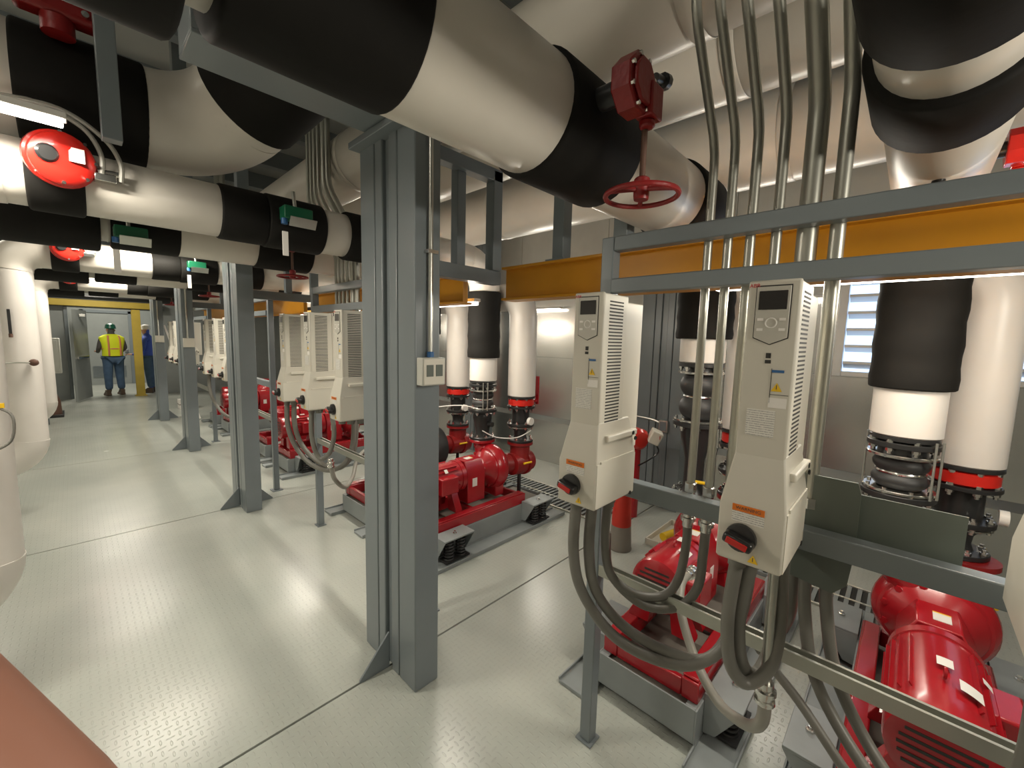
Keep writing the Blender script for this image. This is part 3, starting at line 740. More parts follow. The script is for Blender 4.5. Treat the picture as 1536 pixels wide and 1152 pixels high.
cable([(1.228, D2 - .037, .735), (1.25, D2 - .03, .62), (1.33, D2 + .03, .52), (1.42, D2 + .13, .47), (1.52, D2 + .24, .50), (1.60, D2 + .33, .60), (1.70, D2 + .37, .66), (1.80, D2 + .37, .665)], .0165, 'pale grey conduit sweeping down to the near left pump motor', m=M['tan_flex'], conn=[((1.226, D2 - .036, .765), (0.05, 0, -1)), ((1.76, D2 + .37, .665), (1, 0, 0))], copies=(1,), labs=('pale grey conduit sweeping down to the second bay pump motor',))
cable([(1.44, .165, 1.04), (1.44, .16, .90), (1.42, .12, .72), (1.38, .03, .60), (1.32, -.08, .54), (1.25, -.18, .60), (1.20, D3 + .03, .80), (1.18, D3 + .03, 1.12)], .0165, 'grey conduit swinging from the plate to the right edge drive')
cable([(1.46, .12, 1.04), (1.46, .11, .90), (1.45, .07, .72), (1.42, -.02, .58), (1.36, -.11, .54), (1.28, -.21, .62), (1.24, D3, .82), (1.22, D3 - .01, 1.12)], .0165, 'grey conduit swinging behind the silver rail to the right edge drive')
cable([(1.40, .23, .70), (1.38, .14, .64), (1.33, .02, .55), (1.27, -.08, .52), (1.20, -.17, .56), (1.15, D3 + .05, .72), (1.13, D3 + .035, 1.12)], .0135, 'thin grey conduit crossing low toward the right edge drive')
cable([(1.47, .20, 1.16), (1.47, .20, .95), (1.50, .21, .80), (1.56, .28, .62)], .020, 'thick grey conduit dropping behind the middle near drive')

# ---------------------------------------------------------------- pumps on sprung skids
def spring_mount(par, cx, yc, sgn, zt=.205):
    """grey bracket plate reaching out over a black spring"""
    y0 = yc + sgn * .23; y1 = yc + sgn * .375; a, b = sorted((y0, y1))
    m = MB(); m.box(cx - .14, cx + .14, a, b, zt, zt + .012)
    for dx in (-.14, .132):
        m.prism([(y0, .04), (y0, zt), (y1, zt), (y0 + sgn * .05, .05)], 0, cx + dx, cx + dx + .008)
    mt = m.build('mount_bracket', M['steel2'], par, bevel=.002)
    s = MB()
    for dx in (-.055, .055):
        for i in range(6): s.torus((cx + dx, yc + sgn * .31, .045 + i * .024), (0, 0, 1), .032, .007, 16, 6)
        s.cyl((cx + dx, yc + sgn * .31, .03), (cx + dx, yc + sgn * .31, zt), .010, seg=8)
    s.box(cx - .11, cx + .11, yc + sgn * .31 - .045, yc + sgn * .31 + .045, .030, .042)
    s.build('spring', M['rubber'], mt)
    MB().lathe([(.016, 0), (.016, .008), (.009, .010), (.009, .02)], (cx, yc + sgn * .31, zt + .012), (0, 0, 1), 6).build('bolt', M['chrome'], mt)
    return mt
def pump(yc, ya, lab, xe, discharge, suction):
    t = thing('base_mounted_pump', lab, 'pump', (0, 0, 0)); AZ = .525; r = .128
    # skid frame
    b = MB()
    b.box(1.64, 3.02, yc - .23, yc - .222, .035, .185).box(1.64, 3.02, yc + .222, yc + .23, .035, .185)
    b.box(1.64, 1.648, yc - .222, yc + .222, .035, .185).box(3.012, 3.02, yc - .222, yc + .222, .035, .185)
    b.box(1.648, 3.012, yc - .222, yc - .18, .177, .185).box(1.648, 3.012, yc + .18, yc + .222, .177, .185)
    sk = b.build('skid_frame', M['steel2'], t, bevel=.002)
    MB().box(1.66, 3.0, yc - .215, yc + .215, .10, .165).build('concrete_fill', M['conegrey'], t)
    for s in (-1, 1):
        rp = MB().box(1.53, 3.14, yc + s * .30 - .075, yc + s * .30 + .075, 0, .018)
        rp.box(1.53, 3.14, yc + s * .30 - .078, yc + s * .30 - .070, .018, .032).box(1.53, 3.14, yc + s * .30 + .070, yc + s * .30 + .078, .018, .032)
        rp.build('floor_rail', M['steel2'], t, bevel=.002)
        for cx in (1.86, 2.82): spring_mount(t, cx, yc, s)
    # red base rails
    b = MB()
    for s in (-1, 1):
        b.box(1.67, 2.74, yc + s * .185 - .035, yc + s * .185 + .035, .185, .275)
        b.prism([(yc + s * .15, .275), (yc + s * .215, .275), (yc + s * .215, .287), (yc + s * .15, .287)], 0, 1.68, 2.72)
    b.box(1.67, 1.70, yc - .15, yc + .15, .185, .262).box(2.71, 2.74, yc - .15, yc + .15, .185, .262).box(2.16, 2.20, yc - .15, yc + .15, .185, .27)
    b.build('red_base', M['red'], t, bevel=.006)
    # motor
    x1 = 2.14
    m = MB().lathe([(r * .80, 0), (r * .97, .012), (r * 1.0, .03), (r * 1.0, .10), (r * .97, .102), (r * .97, x1 - xe - .05), (r * 1.02, x1 - xe - .048), (r * 1.02, x1 - xe - .01), (r * .6, x1 - xe)], (xe, ya, AZ), (1, 0, 0), 40)
    mo = m.build('motor', M['red'], t)
    fn = MB()
    for i in range(26):
        a = 2 * PI * i / 26
        if abs(math.sin(a)) > .93 and math.cos(a) ** 2 < .2: continue
        d = Vector((0, math.cos(a), math.sin(a)))
        p = Vector((xe + .13, ya, AZ)) + d * (r * .99); q = Vector((x1 - .08, ya, AZ)) + d * (r * .99)
        fn.bar(p, q, .004, .022, up=d)
    fn.build('cooling_fins', M['red'], mo, kind='stuff')
    gr = MB()
    for i in range(7):
        zz = AZ - .075 + i * .025; hw = math.sqrt(max(0, (r * .74) ** 2 - (zz - AZ) ** 2))
        gr.box(xe - .003, xe + .001, ya - hw, ya + hw, zz - .004, zz + .004)
    gr.build('fan_grille', M['drive_dark'], mo, kind='stuff')
    MB().torus((xe + .20, ya, AZ + r + .018), (0, 1, 0), .015, .0045, 16, 6).build('lifting_eye', M['red'], mo)
    MB().box(x1 - .30, x1 - .14, ya - r - .055, ya - r * .6, AZ - .065, AZ + .065).build('terminal_box', M['red'], mo, bevel=.008)
    for fx in (xe + .10, x1 - .12):
        for s in (-1, 1): MB().prism([(ya + s * .16, .287), (ya + s * .16, .305), (ya + s * .09, AZ - .08), (ya + s * .04, AZ - .1), (ya + s * .06, .287)], 0, fx - .03, fx + .03).build('motor_foot', M['red'], t, bevel=.002)
    # labels on the motor
    for (a, w_, x0_, l_) in ((1.15, .05, xe + .16, .055), (1.55, .035, xe + .25, .05), (.75, .03, xe + .30, .03)):
        lb = MB(); rr = r * 1.005 + .012; n = 4
        pts = [(ya - rr * math.cos(a + w_ / r * (i / n - .5)), AZ + rr * math.sin(a + w_ / r * (i / n - .5))) for i in range(n + 1)]
        vs = [(x0_, p[0], p[1]) for p in pts] + [(x0_ + l_, p[0], p[1]) for p in pts]
        lb.add(vs, [(i, i + 1, i + n + 2, i + n + 1) for i in range(n)])
        lb.build('label', M['plain_label'], mo)
    # coupling guard
    gd = MB().prism([(ya - .11, .30), (ya - .11, AZ + .03), (ya - .06, AZ + .125), (ya + .06, AZ + .125), (ya + .11, AZ + .03), (ya + .11, .30)], 0, 2.15, 2.34).build('coupling_guard', M['red'], t, bevel=.006)
    MB().box(2.20, 2.26, ya - .035, ya + .015, AZ + .1255, AZ + .1275).build('label', M['plain_label'], gd)
    MB().box(2.20, 2.25, ya - .113, ya - .1105, AZ - .09, AZ - .02).build('label', M['plain_label'], gd)
    MB().box(2.26, 2.268, ya - .035, ya + .015, AZ + .1255, AZ + .1277).build('label_edge', M['cautionyellow'], gd)
    # bearing frame and volute
    MB().lathe([(.07, 0), (.075, .02), (.10, .06), (.155, .09), (.165, .11)], (2.33, ya, AZ), (1, 0, 0), 32).build('bearing_frame', M['red'], t)
    v = MB().lathe([(.12, 0), (.175, .012), (.195, .04), (.20, .075), (.195, .11), (.17, .14), (.11, .155), (.085, .19)], (2.43, ya, AZ), (1, 0, 0), 40)
    n = 7
    for i in range(n):
        a = -2.0 + i * .55
        v.lathe([(.014, 0), (.014, .012)], (2.425, ya + .155 * math.cos(a), AZ + .155 * math.sin(a)), (-1, 0, 0), 6)
    v.build('volute', M['red'], t, bevel=0)
    MB().box(2.46, 2.56, ya - .12, ya + .12, .285, AZ - .12).build('pump_foot', M['red'], t, bevel=.01)
    dx, dy = discharge
    MB().tube([(2.50, (ya + dy) / 2 , AZ + .12), (dx, dy, AZ + .17), (dx, dy, .735)], [.085] * 5 + [.075] * 8, 24, 6).build('discharge_neck', M['red'], t)
    MB().lathe([(.115, 0), (.118, .003), (.118, .022), (.115, .025)], (dx, dy, .73), (0, 0, 1), 32).build('discharge_flange', M['red'], t)
    MB().box(dx - .03, dx + .04, dy - .095, dy - .092, .60, .66).build('label', M['plain_label'], t)
    # suction guide
    sx, sy = suction
    s = MB().tube([(2.60, ya, AZ), (2.68, (ya + sy) / 2, AZ), (sx - .02, sy, AZ + .02), (sx, sy, .68)], .092, 24, 6)
    s.lathe([(.12, 0), (.12, .03)], (sx + .02, sy, AZ), (1, 0, 0), 28); s.lathe([(.098, -.12), (.105, -.05), (.105, .06), (.098, .12)], (sx, sy, AZ), (1, 0, 0), 24)
    s.lathe([(.118, 0), (.118, .024)], (sx, sy, .70), (0, 0, 1), 28)
    s.build('suction_guide', M['darkred'], t)
    MB().cyl((sx, sy, .03), (sx, sy, AZ - .09), .018, seg=10).lathe([(.05, 0), (.05, .012)], (sx, sy, .0), (0, 0, 1), 16).build('adjustable_stand', M['black'], t)
    MB().cyl((sx - .06, sy - .11, AZ + .02), (sx + .03, sy - .12, AZ + .02), .009).build('drain_valve', M['cautionyellow'], t)
    return t

def nuts(par, cx, cy, z, R, n, up=1, s=.0145):
    base = None
    for i in range(n):
        a = 2 * PI * (i + .5) / n
        if base is None:
            base = MB().lathe([(s, 0), (s, s * .9), (s * .55, s * .95), (s * .55, s * 1.75)], (0, 0, 0), (0, 0, up), 6).build('nut', M['chrome'], par)
            o = base
        else:
            o = base.copy(); COL.objects.link(o)
        o.location = (cx + R * math.cos(a), cy + R * math.sin(a), z)
def flange(par, cx, cy, z, R=.125, th=.024, m=None, ring=True, n=8):
    f = MB().lathe([(R - .003, 0), (R, .003), (R, th - .003), (R - .003, th)], (cx, cy, z), (0, 0, 1), 36).build('flange', m or M['black'], par)
    nuts(f, cx, cy, z + th, R - .018, n, 1); nuts(f, cx, cy, z, R - .018, n, -1)
    return f
def zring(par, cx, cy, z, R=.122, th=.014):
    MB().lathe([(R - .003, 0), (R, .003), (R, th - .003), (R - .003, th)], (cx, cy, z), (0, 0, 1), 36).build('backing_ring', M['chrome'], par)
def bellow(par, cx, cy, z0, z1, rmax=.098):
    h = z1 - z0; pr = []
    for i in range(25):
        u = i / 24; pr.append((.070 + (rmax - .070) * abs(math.sin(2 * PI * u)) ** .7, h * u))
    MB().lathe(pr, (cx, cy, z0), (0, 0, 1), 32).build('rubber_bellows', M['rubber'], par)
    MB().torus((cx, cy, z0 + h / 2), (0, 0, 1), .080, .008, 32, 8).build('centre_ring', M['chrome'], par)
def rods(par, cx, cy, z0, z1, R, angs):
    for a in angs: MB().cyl((cx + R * math.cos(a), cy + R * math.sin(a), z0), (cx + R * math.cos(a), cy + R * math.sin(a), z1), .0045, seg=8).build('tie_rod', M['gal'], par)
def sleeve(par, cx, cy, z0, z1, r, m, nm, wob=0.0):
    n = 12; pr = [(r - .006, 0), (r, .005)] + [(r + wob * math.sin(i * 1.9) * .5, (z1 - z0) * i / n) for i in range(1, n)] + [(r, z1 - z0)]
    MB().lathe(pr, (cx, cy, z0), (0, 0, 1), 40).build(nm, m, par)

def discharge_a(cx, cy, lab):
    t = thing('discharge_riser', lab, 'pipe', (0, 0, 0))
    flange(t, cx, cy, .757, .118, .022)
    MB().lathe([(.075, 0), (.062, .03), (.072, .10), (.088, .17), (.085, .20), (.075, .225)], (cx, cy, .779), (0, 0, 1), 32).build('valve_body', M['black'], t)
    MB().cyl((cx, cy - .08, .90), (cx, cy - .13, .90), .022).build('bonnet', M['black'], t)
    flange(t, cx, cy, 1.004, .128, .026); zring(t, cx, cy, 1.032, .124, .014)
    bellow(t, cx, cy, 1.046, 1.190); zring(t, cx, cy, 1.190, .124, .014)
    flange(t, cx, cy, 1.232, .125, .024); MB().lathe([(.085, 0), (.085, .03)], (cx, cy, 1.204), (0, 0, 1), 24).build('spacer', M['black'], t)
    flange(t, cx, cy, 1.262, .118, .020)
    rods(t, cx, cy, 1.03, 1.275, .134, [-2.3, -2.0, 1.2])
    sleeve(t, cx, cy, 1.283, 1.50, .122, M['jacket_clean'], 'jacket')
    sleeve(t, cx, cy, 1.488, 2.055, .143, F, 'foam_sleeve', .006)
    return t
def discharge_b(cx, cy, lab):
    t = thing('discharge_riser', lab, 'pipe', (0, 0, 0))
    flange(t, cx, cy, .757, .118, .022)
    MB().lathe([(.072, 0), (.055, .04), (.055, .20), (.085, .33), (.095, .40)], (cx, cy, .779), (0, 0, 1), 32).build('valve_body', M['black'], t)
    MB().cyl((cx - .05, cy - .10, .86), (cx - .07, cy - .02, .86), .010).build('petcock', M['cautionyellow'], t)
    flange(t, cx, cy, 1.180, .134, .026); zring(t, cx, cy, 1.207, .130, .014)
    bellow(t, cx, cy, 1.221, 1.485, .108); zring(t, cx, cy, 1.485, .124, .014)
    flange(t, cx, cy, 1.525, .125, .024); MB().lathe([(.085, 0), (.085, .03)], (cx, cy, 1.498), (0, 0, 1), 24).build('spacer', M['black'], t)
    sleeve(t, cx, cy, 1.549, 1.70, .122, M['jacket_clean'], 'jacket')
    sleeve(t, cx, cy, 1.685, 2.05, .150, F, 'foam_sleeve', .006)
    return t
def suction(cx, cy, lab):
    t = thing('suction_riser', lab, 'pipe', (0, 0, 0))
    flange(t, cx, cy, .726, .118, .022, n=8)
    MB().lathe([(.065, 0), (.055, .03), (.060, .07), (.085, .11)], (cx, cy, .748), (0, 0, 1), 28).build('spool', M['rubber'], t)
    zring(t, cx, cy, .858, .118, .012); flange(t, cx, cy, .872, .124, .024)
    MB().lathe([(.080, 0), (.080, .14)], (cx, cy, .896), (0, 0, 1), 28).build('spool', M['black'], t)
    MB().cyl((cx - .02, cy - .12, .93), (cx - .02, cy - .15, .93), .034, seg=20).build('gauge', M['plain_label'], t)
    flange(t, cx, cy, 1.036, .128, .020)
    v = MB().lathe([(.105, 0), (.118, .01), (.118, .06), (.105, .07)], (cx, cy, 1.056), (0, 0, 1), 32).build('valve_body', M['brightred'], t)
    MB().cyl((cx + .10, cy - .02, 1.09), (cx + .16, cy - .05, 1.09), .016).obox((cx + .165, cy - .05, 1.19), (.016, .03, .26), Matrix.Identity(3)).build('lever', M['red'], t)
    flange(t, cx, cy, 1.126, .125, .020)
    sleeve(t, cx, cy, 1.146, 1.855, .125, M['jacket_clean'], 'jacket')
    MB().elbow((cx, cy, 1.845), (0, 0, 1), (0, 1, 0), .19, .125, 10, 36).build('bend', M['jacket_clean'], t)
    MB().lathe([(.125, 0), (.125, .12)], (cx, cy + .18, 2.035), (0, 1, 0), 32).build('jacket', M['jacket_clean'], t)
    return t
AD = (2.51, -.01); AS = (2.79, -.222); BD = (2.51, .876); BS = (2.80, .70)
pa = pump(-.13, -.13, 'red pump at the right edge, under the silver rail', 1.62, AD, AS)
pb = pump(.72, .76, 'red pump on grey skid below the leftmost near drive', 1.80, BD, BS)
da = discharge_a(*AD, 'black-sleeved discharge pipe rising behind the right edge drives'); db = discharge_b(*BD, 'black-sleeved discharge pipe with bellows behind the thin steel conduits')
sa = suction(*AS, 'white suction pipe with red valve, at far right'); sb = suction(*BS, 'white suction pipe hidden behind the middle near drive')
pa_home = pa.location.copy()
PL = [('red pump on grey skid right of the near column', 'red pump just left of the near column', 'black-sleeved discharge pipe right of the near column', 'black-sleeved discharge pipe just peeking past the near column', 'white suction pipe with red valve left of the leftmost near drive', 'white suction pipe behind the black-sleeved one of the second bay'),
      ('nearer red pump between second column and drives', 'farther red pump beyond the second column', 'black-sleeved discharge pipe right of the second column', 'farther black-sleeved discharge pipe of the third bay', 'white suction pipe of the third bay', 'farther white suction pipe of the third bay'),
      ('nearer red pump of the fourth bay', 'farther red pump of the fourth bay', 'nearer black-sleeved discharge pipe of the fourth bay', 'farther black-sleeved discharge pipe of the fourth bay', 'nearer white suction pipe of the fourth bay', 'farther white suction pipe of the fourth bay')]
for k in (1, 2):
    for o, l in zip((pa, pb, da, db, sa, sb), PL[k - 1]):
        c = dup(o, P * k, l)
        if k == 1 and o is pb:
            MB().lathe([(.12, 0), (.205, .012), (.218, .05), (.218, .11), (.205, .15), (.12, .165)], (2.42, .76, .525), (1, 0, 0), 36).build('volute_cover', M['rubber'], c, label='dark grey insulating cover')
dup(pa, P * 3, PL[2][0]); dup(pb, P * 3, PL[2][1])
pa.location = (-.03, -.035, 0)

# ---------------------------------------------------------------- things on the floor and on the wall
def grate(y0, y1, lab):
    t = thing('floor_grate', lab, 'grate', (3.42, (y0 + y1) / 2, 0)); L = (y1 - y0) / 2
    MB().box(-.20, .20, -L, L, 0.0, .003).build('pan', M['drive_dark'], t)
    MB().box(-.22, -.20, -L, L, 0, .014).box(.20, .22, -L, L, 0, .014).box(-.01, .01, -L, L, 0, .014).build('rim', M['gal'], t)
    n = int(2 * L / .055); base = None
    for i in range(n):
        if base is None: base = MB().box(-.195, .195, -.012, .012, .003, .013).build('bar', M['steel2'], t); o = base
        else: o = base.copy(); COL.objects.link(o)
        o.location = (0, -L + .03 + i * .055, 0)
    return t
grate(1.95, 3.5, 'slatted drain grate on the floor left of the leftmost near drive')
grate(-.2, 1.35, 'slatted drain grate on the floor behind the near pumps')

t = thing('marker_cone', 'red and grey worn marker cone standing behind the leftmost near drive', 'cone', (2.95, 1.56, 0))
MB().lathe([(.088, 0), (.09, .01), (.087, .02), (.077, .20)], (0, 0, 0), (0, 0, 1), 32).build('base', M['conegrey'], t)
MB().lathe([(.077, .20), (.066, .50), (.060, .52), (.02, .53)], (0, 0, 0), (0, 0, 1), 32).build('cone', M['coneorange'], t)
t = thing('parts_tray', 'beige tray holding small parts on the floor beside the cone', 'tray', (3.42, 1.30, 0))
b = MB().box(-.26, .26, -.15, .15, 0, .008)
for a_ in ((-.26, -.25, -.15, .15), (.25, .26, -.15, .15), (-.26, .26, -.15, -.14), (-.26, .26, .14, .15)): b.box(*a_, .008, .055)
b.build('tray', M['drive_side'], t, bevel=.003)
tag(MB().cyl((3.30, 1.36, .043), (3.55, 1.30, .043), .034).build('canister', M['cautionyellow']), 'yellow canister lying in the parts tray', 'canister')
tag(MB().box(3.24, 3.36, 1.19, 1.27, .0085, .05).build('carton', M['plain_label'], bevel=.003), 'small white carton lying in the parts tray', 'box')
tag(MB().cyl((3.60, 1.36, .03), (3.42, 1.19, .03), .018).build('pipe_fitting', M['gal']), 'grey metal fitting lying in the parts tray', 'fitting')

# circulation pump with beige head behind the leftmost drive
t = thing('wall_pump', 'small red pump with a beige head by the rear column', 'pump', (3.60, 1.80, 0))
MB().lathe([(.05, 0), (.05, .66)], (0, 0, 0), (0, 0, 1), 20).build('pedestal', M['red'], t)
MB().lathe([(.06, -.07), (.10, -.04), (.10, .06), (.07, .09)], (0, 0, .76), (-.5, -1, 0), 24).build('motor', M['brightred'], t)
MB().obox((.03, -.17, .80), (.17, .10, .12), Matrix.Rotation(.5, 3, 'Z') @ Matrix.Rotation(.4, 3, 'X')).build('control_head', M['drive_side'], t, bevel=.012)
MB().obox((.0, -.225, .81), (.08, .006, .03), Matrix.Rotation(.5, 3, 'Z')).build('red_badge', M['redplastic'], t)
MB().tube([(.05, -.15, .75), (.10, -.18, .65), (.06, -.12, .57), (-.02, -.05, .51)], .007, 8, 5).build('cord', M['blackplastic'], t)
t = thing('junction_box', 'small square steel conduit box on the rear column', 'box', (3.965, 1.70, .84))
MB().box(-.02, .012, -.045, .045, -.06, .06).build('box', M['gal'], t, bevel=.005)
MB().box(-.024, -.02, -.032, .032, -.045, .045).build('cover', M['steel'], t, bevel=.002)
MB().tube([(-.004, .045, .03), (-.004, .12, .05), (-.004, .30, .06)], .010, 8, 4).build('conduit', M['gal'], t)

# outlet box and conduit on the columns
def outlet(lab, k):
    t = thing('outlet_box', lab, 'outlet', (1.065, S0 - .236 + P * k, 1.51))
    MB().box(-.058, .062, -.045, 0, -.060, .060).build('box', M['greybox'], t, bevel=.004)
    MB().box(-.052, .056, -.049, -.045, -.055, .055).build('face_plate', M['drive_side'], t, bevel=.002)
    b = MB()
    for dx in (-.022, .026): b.box(dx - .017, dx + .017, -.0515, -.049, -.020, .030)
    b.build('socket', M['olive'], t, label='grey-green socket face')
    MB().cyl((0, -.020, .060), (0, -.020, .98), .0105, seg=10).build('conduit', M['gal'], t)
    MB().lathe([(.016, 0), (.016, .02), (.012, .024)], (0, -.020, .062), (0, 0, 1), 10).build('connector', M['blue'], t)
    MB().box(-.02, .03, -.034, -.002, .50, .515).build('strap', M['chrome'], t)
    return t
outlet('beige outlet box with conduit on the near column', 0)
def cbox(k, lab):
    t = thing('column_box', lab, 'box', (1.0, S0 - .20 + P * k, 1.50))
    MB().box(.00, .12, -.085, -.036, -.06, .06).build('box', M['drive_side'], t, bevel=.004)
    MB().cyl((.05, -.055, .06), (.05, -.055, 1.0), .011, seg=8).build('conduit', M['gal'], t)
    return t
cbox(2, 'small pale box with conduit on the third column'); cbox(3, 'small pale box with conduit on the fourth column')

# louvre in the metal wall
t = thing('wall_louvre', 'aluminium louvre letting in daylight, behind the right edge pipes', 'louvre', (WX, 0, 0))
for a_ in ((-1.4, -1.34, 1.42, 2.30), (.41, .47, 1.42, 2.30), (-1.34, .41, 1.42, 1.46), (-1.34, .41, 2.26, 2.30)):
    MB().box(-.06, .03, *a_).build('frame', M['alu'], t, bevel=.003)
MB().box(.018, .022, -1.36, .43, 1.45, 2.28).build('daylight_pane', M['day'], t)
base = None
for i in range(6):
    if base is None:
        q = MB().obox((0, -.465, 0), (.085, 1.74, .006), Matrix.Rotation(.62, 3, 'Y')); q.box(-.042, -.030, -1.335, .405, .012, .034)
        base = q.build('blade', M['alu'], t); o = base
    else: o = base.copy(); COL.objects.link(o)
    o.location = (-.012, 0, 1.51 + i * .135)

# copper gauge lines draped between the pipes
def line(pts, r, lab, m): return tag(MB().tube(pts, r, 6, 6).build('gauge_line', m), lab, 'gauge line')
line([(2.40, 2.63, .86), (2.50, 2.55, .80), (2.66, 2.46, .79), (2.80, 2.42, .84)], .0045, 'thin pale gauge line draped between the two pipes right of the near column', M['plain_label'])
line([(1.7, 3.4, 1.06), (2.0, 3.1, 1.03), (2.3, 2.8, 1.07), (2.5, 2.62, 1.0)], .0045, 'thin pale gauge line running left from the black-sleeved pipe', M['plain_label'])

# ---------------------------------------------------------------- instruments on the risers
def thermo(x, y, z, lab):
    t = thing('thermometer', lab, 'thermometer', (x, y, z))
    MB().box(-.009, .009, -.02, 0, 0, .20).build('scale_case', M['blackplastic'], t, bevel=.003)
    MB().cyl((0, -.01, -.03), (0, -.01, 0), .012).cyl((0, -.01, -.02), (0, .05, -.02), .008).build('bulb', M['brown'], t)
    return t
thermo(-0.36, 5.51 - .145, 1.60, 'slim black thermometer on the second white riser')
t = thing('temperature_sensor', 'grey oval sensor head with yellow tag on the near white riser', 'sensor', (-0.262, 2.75 - .15, 1.34))
MB().lathe([(.01, -.03), (.026, -.02), (.03, 0), (.026, .02), (.01, .03)], (0, 0, 0), (0, -1, 0), 18).build('head', M['brown'], t)
MB().box(.028, .052, -.008, .008, -.004, .014).build('tag', M['cautionyellow'], t)
MB().tube([(.03, 0, 0), (.07, -.01, -.04), (.06, -.01, -.14), (.0, .0, -.18)], .005, 8, 6).build('lead', M['flex'], t)
t = thing('temperature_sensor', 'small grey sensor with thin leads on the second white riser', 'sensor', (-0.25, 5.36, 1.36))
MB().lathe([(.01, -.03), (.026, -.02), (.03, 0), (.026, .02), (.01, .03)], (0, 0, 0), (0, -1, 0), 18).build('head', M['brown'], t)
MB().tube([(-.02, -.02, 0), (-.14, -.02, .0), (-.26, .0, -.03)], .006, 8, 6).build('lead', M['gal'], t)

# equipment past the risers
t = thing('control_cabinet', 'light grey cabinet on a leg past the farthest white riser', 'cabinet', (-0.30, 10.6, 1.18))
MB().box(-.14, -.08, -.04, .04, -1.18, -.29).build('leg', M['steel'], t)
MB().box(-.16, .12, -.1, .1, -.30, .30).build('case', M['greybox'], t, bevel=.01)
MB().box(-.12, .09, -.108, -.1, -.26, .26).build('door', M['greybox'], t, bevel=.004)
t = thing('floor_machine', 'dark machine with a brown base past the white risers', 'machine', (-0.36, 11.6, 0))
MB().box(-.25, .14, -.3, .3, .0, .05).build('plinth', M['black'], t, bevel=.005)
MB().lathe([(.17, .05), (.16, .3), (.12, .42), (.05, .46)], (-.05, -.1, 0), (0, 0, 1), 24).build('casing', M['brown'], t)
MB().box(-.25, .02, -.1, .3, .05, 2.0).build('cabinet', M['drive_dark'], t, bevel=.01)

t = thing('yellow_post', 'pale yellow steel post beside the far doorway', 'post', (1.085, 14.02, 0))
MB().box(-.08, .08, -.08, -.068, .02, 2.14).box(-.08, .08, .068, .08, .02, 2.14).box(-.006, .006, -.068, .068, .02, 2.14).build('h_section', M['yellow2'], t, bevel=.003)
MB().box(-.11, .11, -.11, .11, 0, .02).build('base_plate', M['yellow2'], t)
t = thing('yellow_lintel', 'dull yellow beam over the far doorway', 'beam', (0, 14.04, 2.16))
MB().box(-.5, 1.6, -.06, -.05, 0, .16).box(-.5, 1.6, -.06, .06, 0, .012).box(-.5, 1.6, -.06, .06, .148, .16).build('channel', M['yellow2'], t, bevel=.002)
t = thing('black_drain_pipe', 'thin black pipe running across above the far doorway', 'pipe', (0, 12.9, 2.32))
MB().cyl((-1.6, 0, 0), (4.42, 0, 0), .045).build('pipe', M['black'], t)
MB().cyl((-.6, -.1, .10), (2.0, -.1, .10), .022).build('steel_line', M['gal'], t)

t = tag(MB().bar((1.145, 9.9, 1.75), (1.55, 9.6, .015), .028, .028).build('leaning_bar', M['plain_label']), 'pale bar leaning against the fourth column', 'bar')
t = thing('carton_stack', 'pale carton on the floor past the fourth column', 'box', (1.60, 11.2, 0))
MB().box(-.15, .15, -.12, .12, 0, .2).build('carton', M['plain_label'], t, bevel=.004)
MB().box(-.152, .152, -.122, .122, .09, .105).build('tape', M['brown'], t)

# foreground painted rail at the bottom left
t = thing('painted_handrail', 'red-brown painted leaning rail cutting the bottom left corner', 'rail')
MB().tube([(-0.26, .60, 1.68), (-.166, .556, 1.492), (-.130, .536, 1.424), (-.092, .507, 1.353), (-.045, .458, 1.275), (-.005, .41, 1.20), (.30, .05, .60), (.56, -.26, 0.0)], .048, 24, 1).build('rail', M['rustred'], t)
MB().lathe([(.08, 0), (.08, .012)], (.56, -.26, 0), (0, 0, 1), 16).build('foot', M['rustred'], t)

# wall services at upper left
t = thing('wall_conduit', 'long bare conduit high on the left wall', 'conduit', (-1.55, 0, 3.02))
MB().cyl((0, -4, 0), (0, 13, 0), .018).build('tube', M['gal'], t)
b = MB()
for i in range(8): b.box(-.05, .0, -1.5 + i * 1.8, -1.46 + i * 1.8, -.025, .025)
b.build('clip', M['gal'], t)

# ---------------------------------------------------------------- people
def skin_mesh(name, verts, edges, radii, m, parent=None, sub=2, root=0):
    me = bpy.data.meshes.new(name); me.from_pydata(verts, edges, []); o = bpy.data.objects.new(name, me); COL.objects.link(o)
    o.modifiers.new('skin', 'SKIN'); me.skin_vertices.new() if not me.skin_vertices else None
    for i, r in enumerate(radii):
        rr = r if isinstance(r, tuple) else (r, r)
        me.skin_vertices[0].data[i].radius = rr; me.skin_vertices[0].data[i].use_root = (i == root)
    s = o.modifiers.new('sub', 'SUBSURF'); s.levels = sub; s.render_levels = sub
    dg = bpy.context.evaluated_depsgraph_get(); me2 = bpy.data.meshes.new_from_object(o.evaluated_get(dg))
    bpy.data.objects.remove(o)
    me2.materials.clear(); me2.materials.append(m); me2.polygons.foreach_set('use_smooth', [True] * len(me2.polygons)); me2.name = name
    o = bpy.data.objects.new(name, me2); COL.objects.link(o)
    if parent: o.parent = parent
    return o
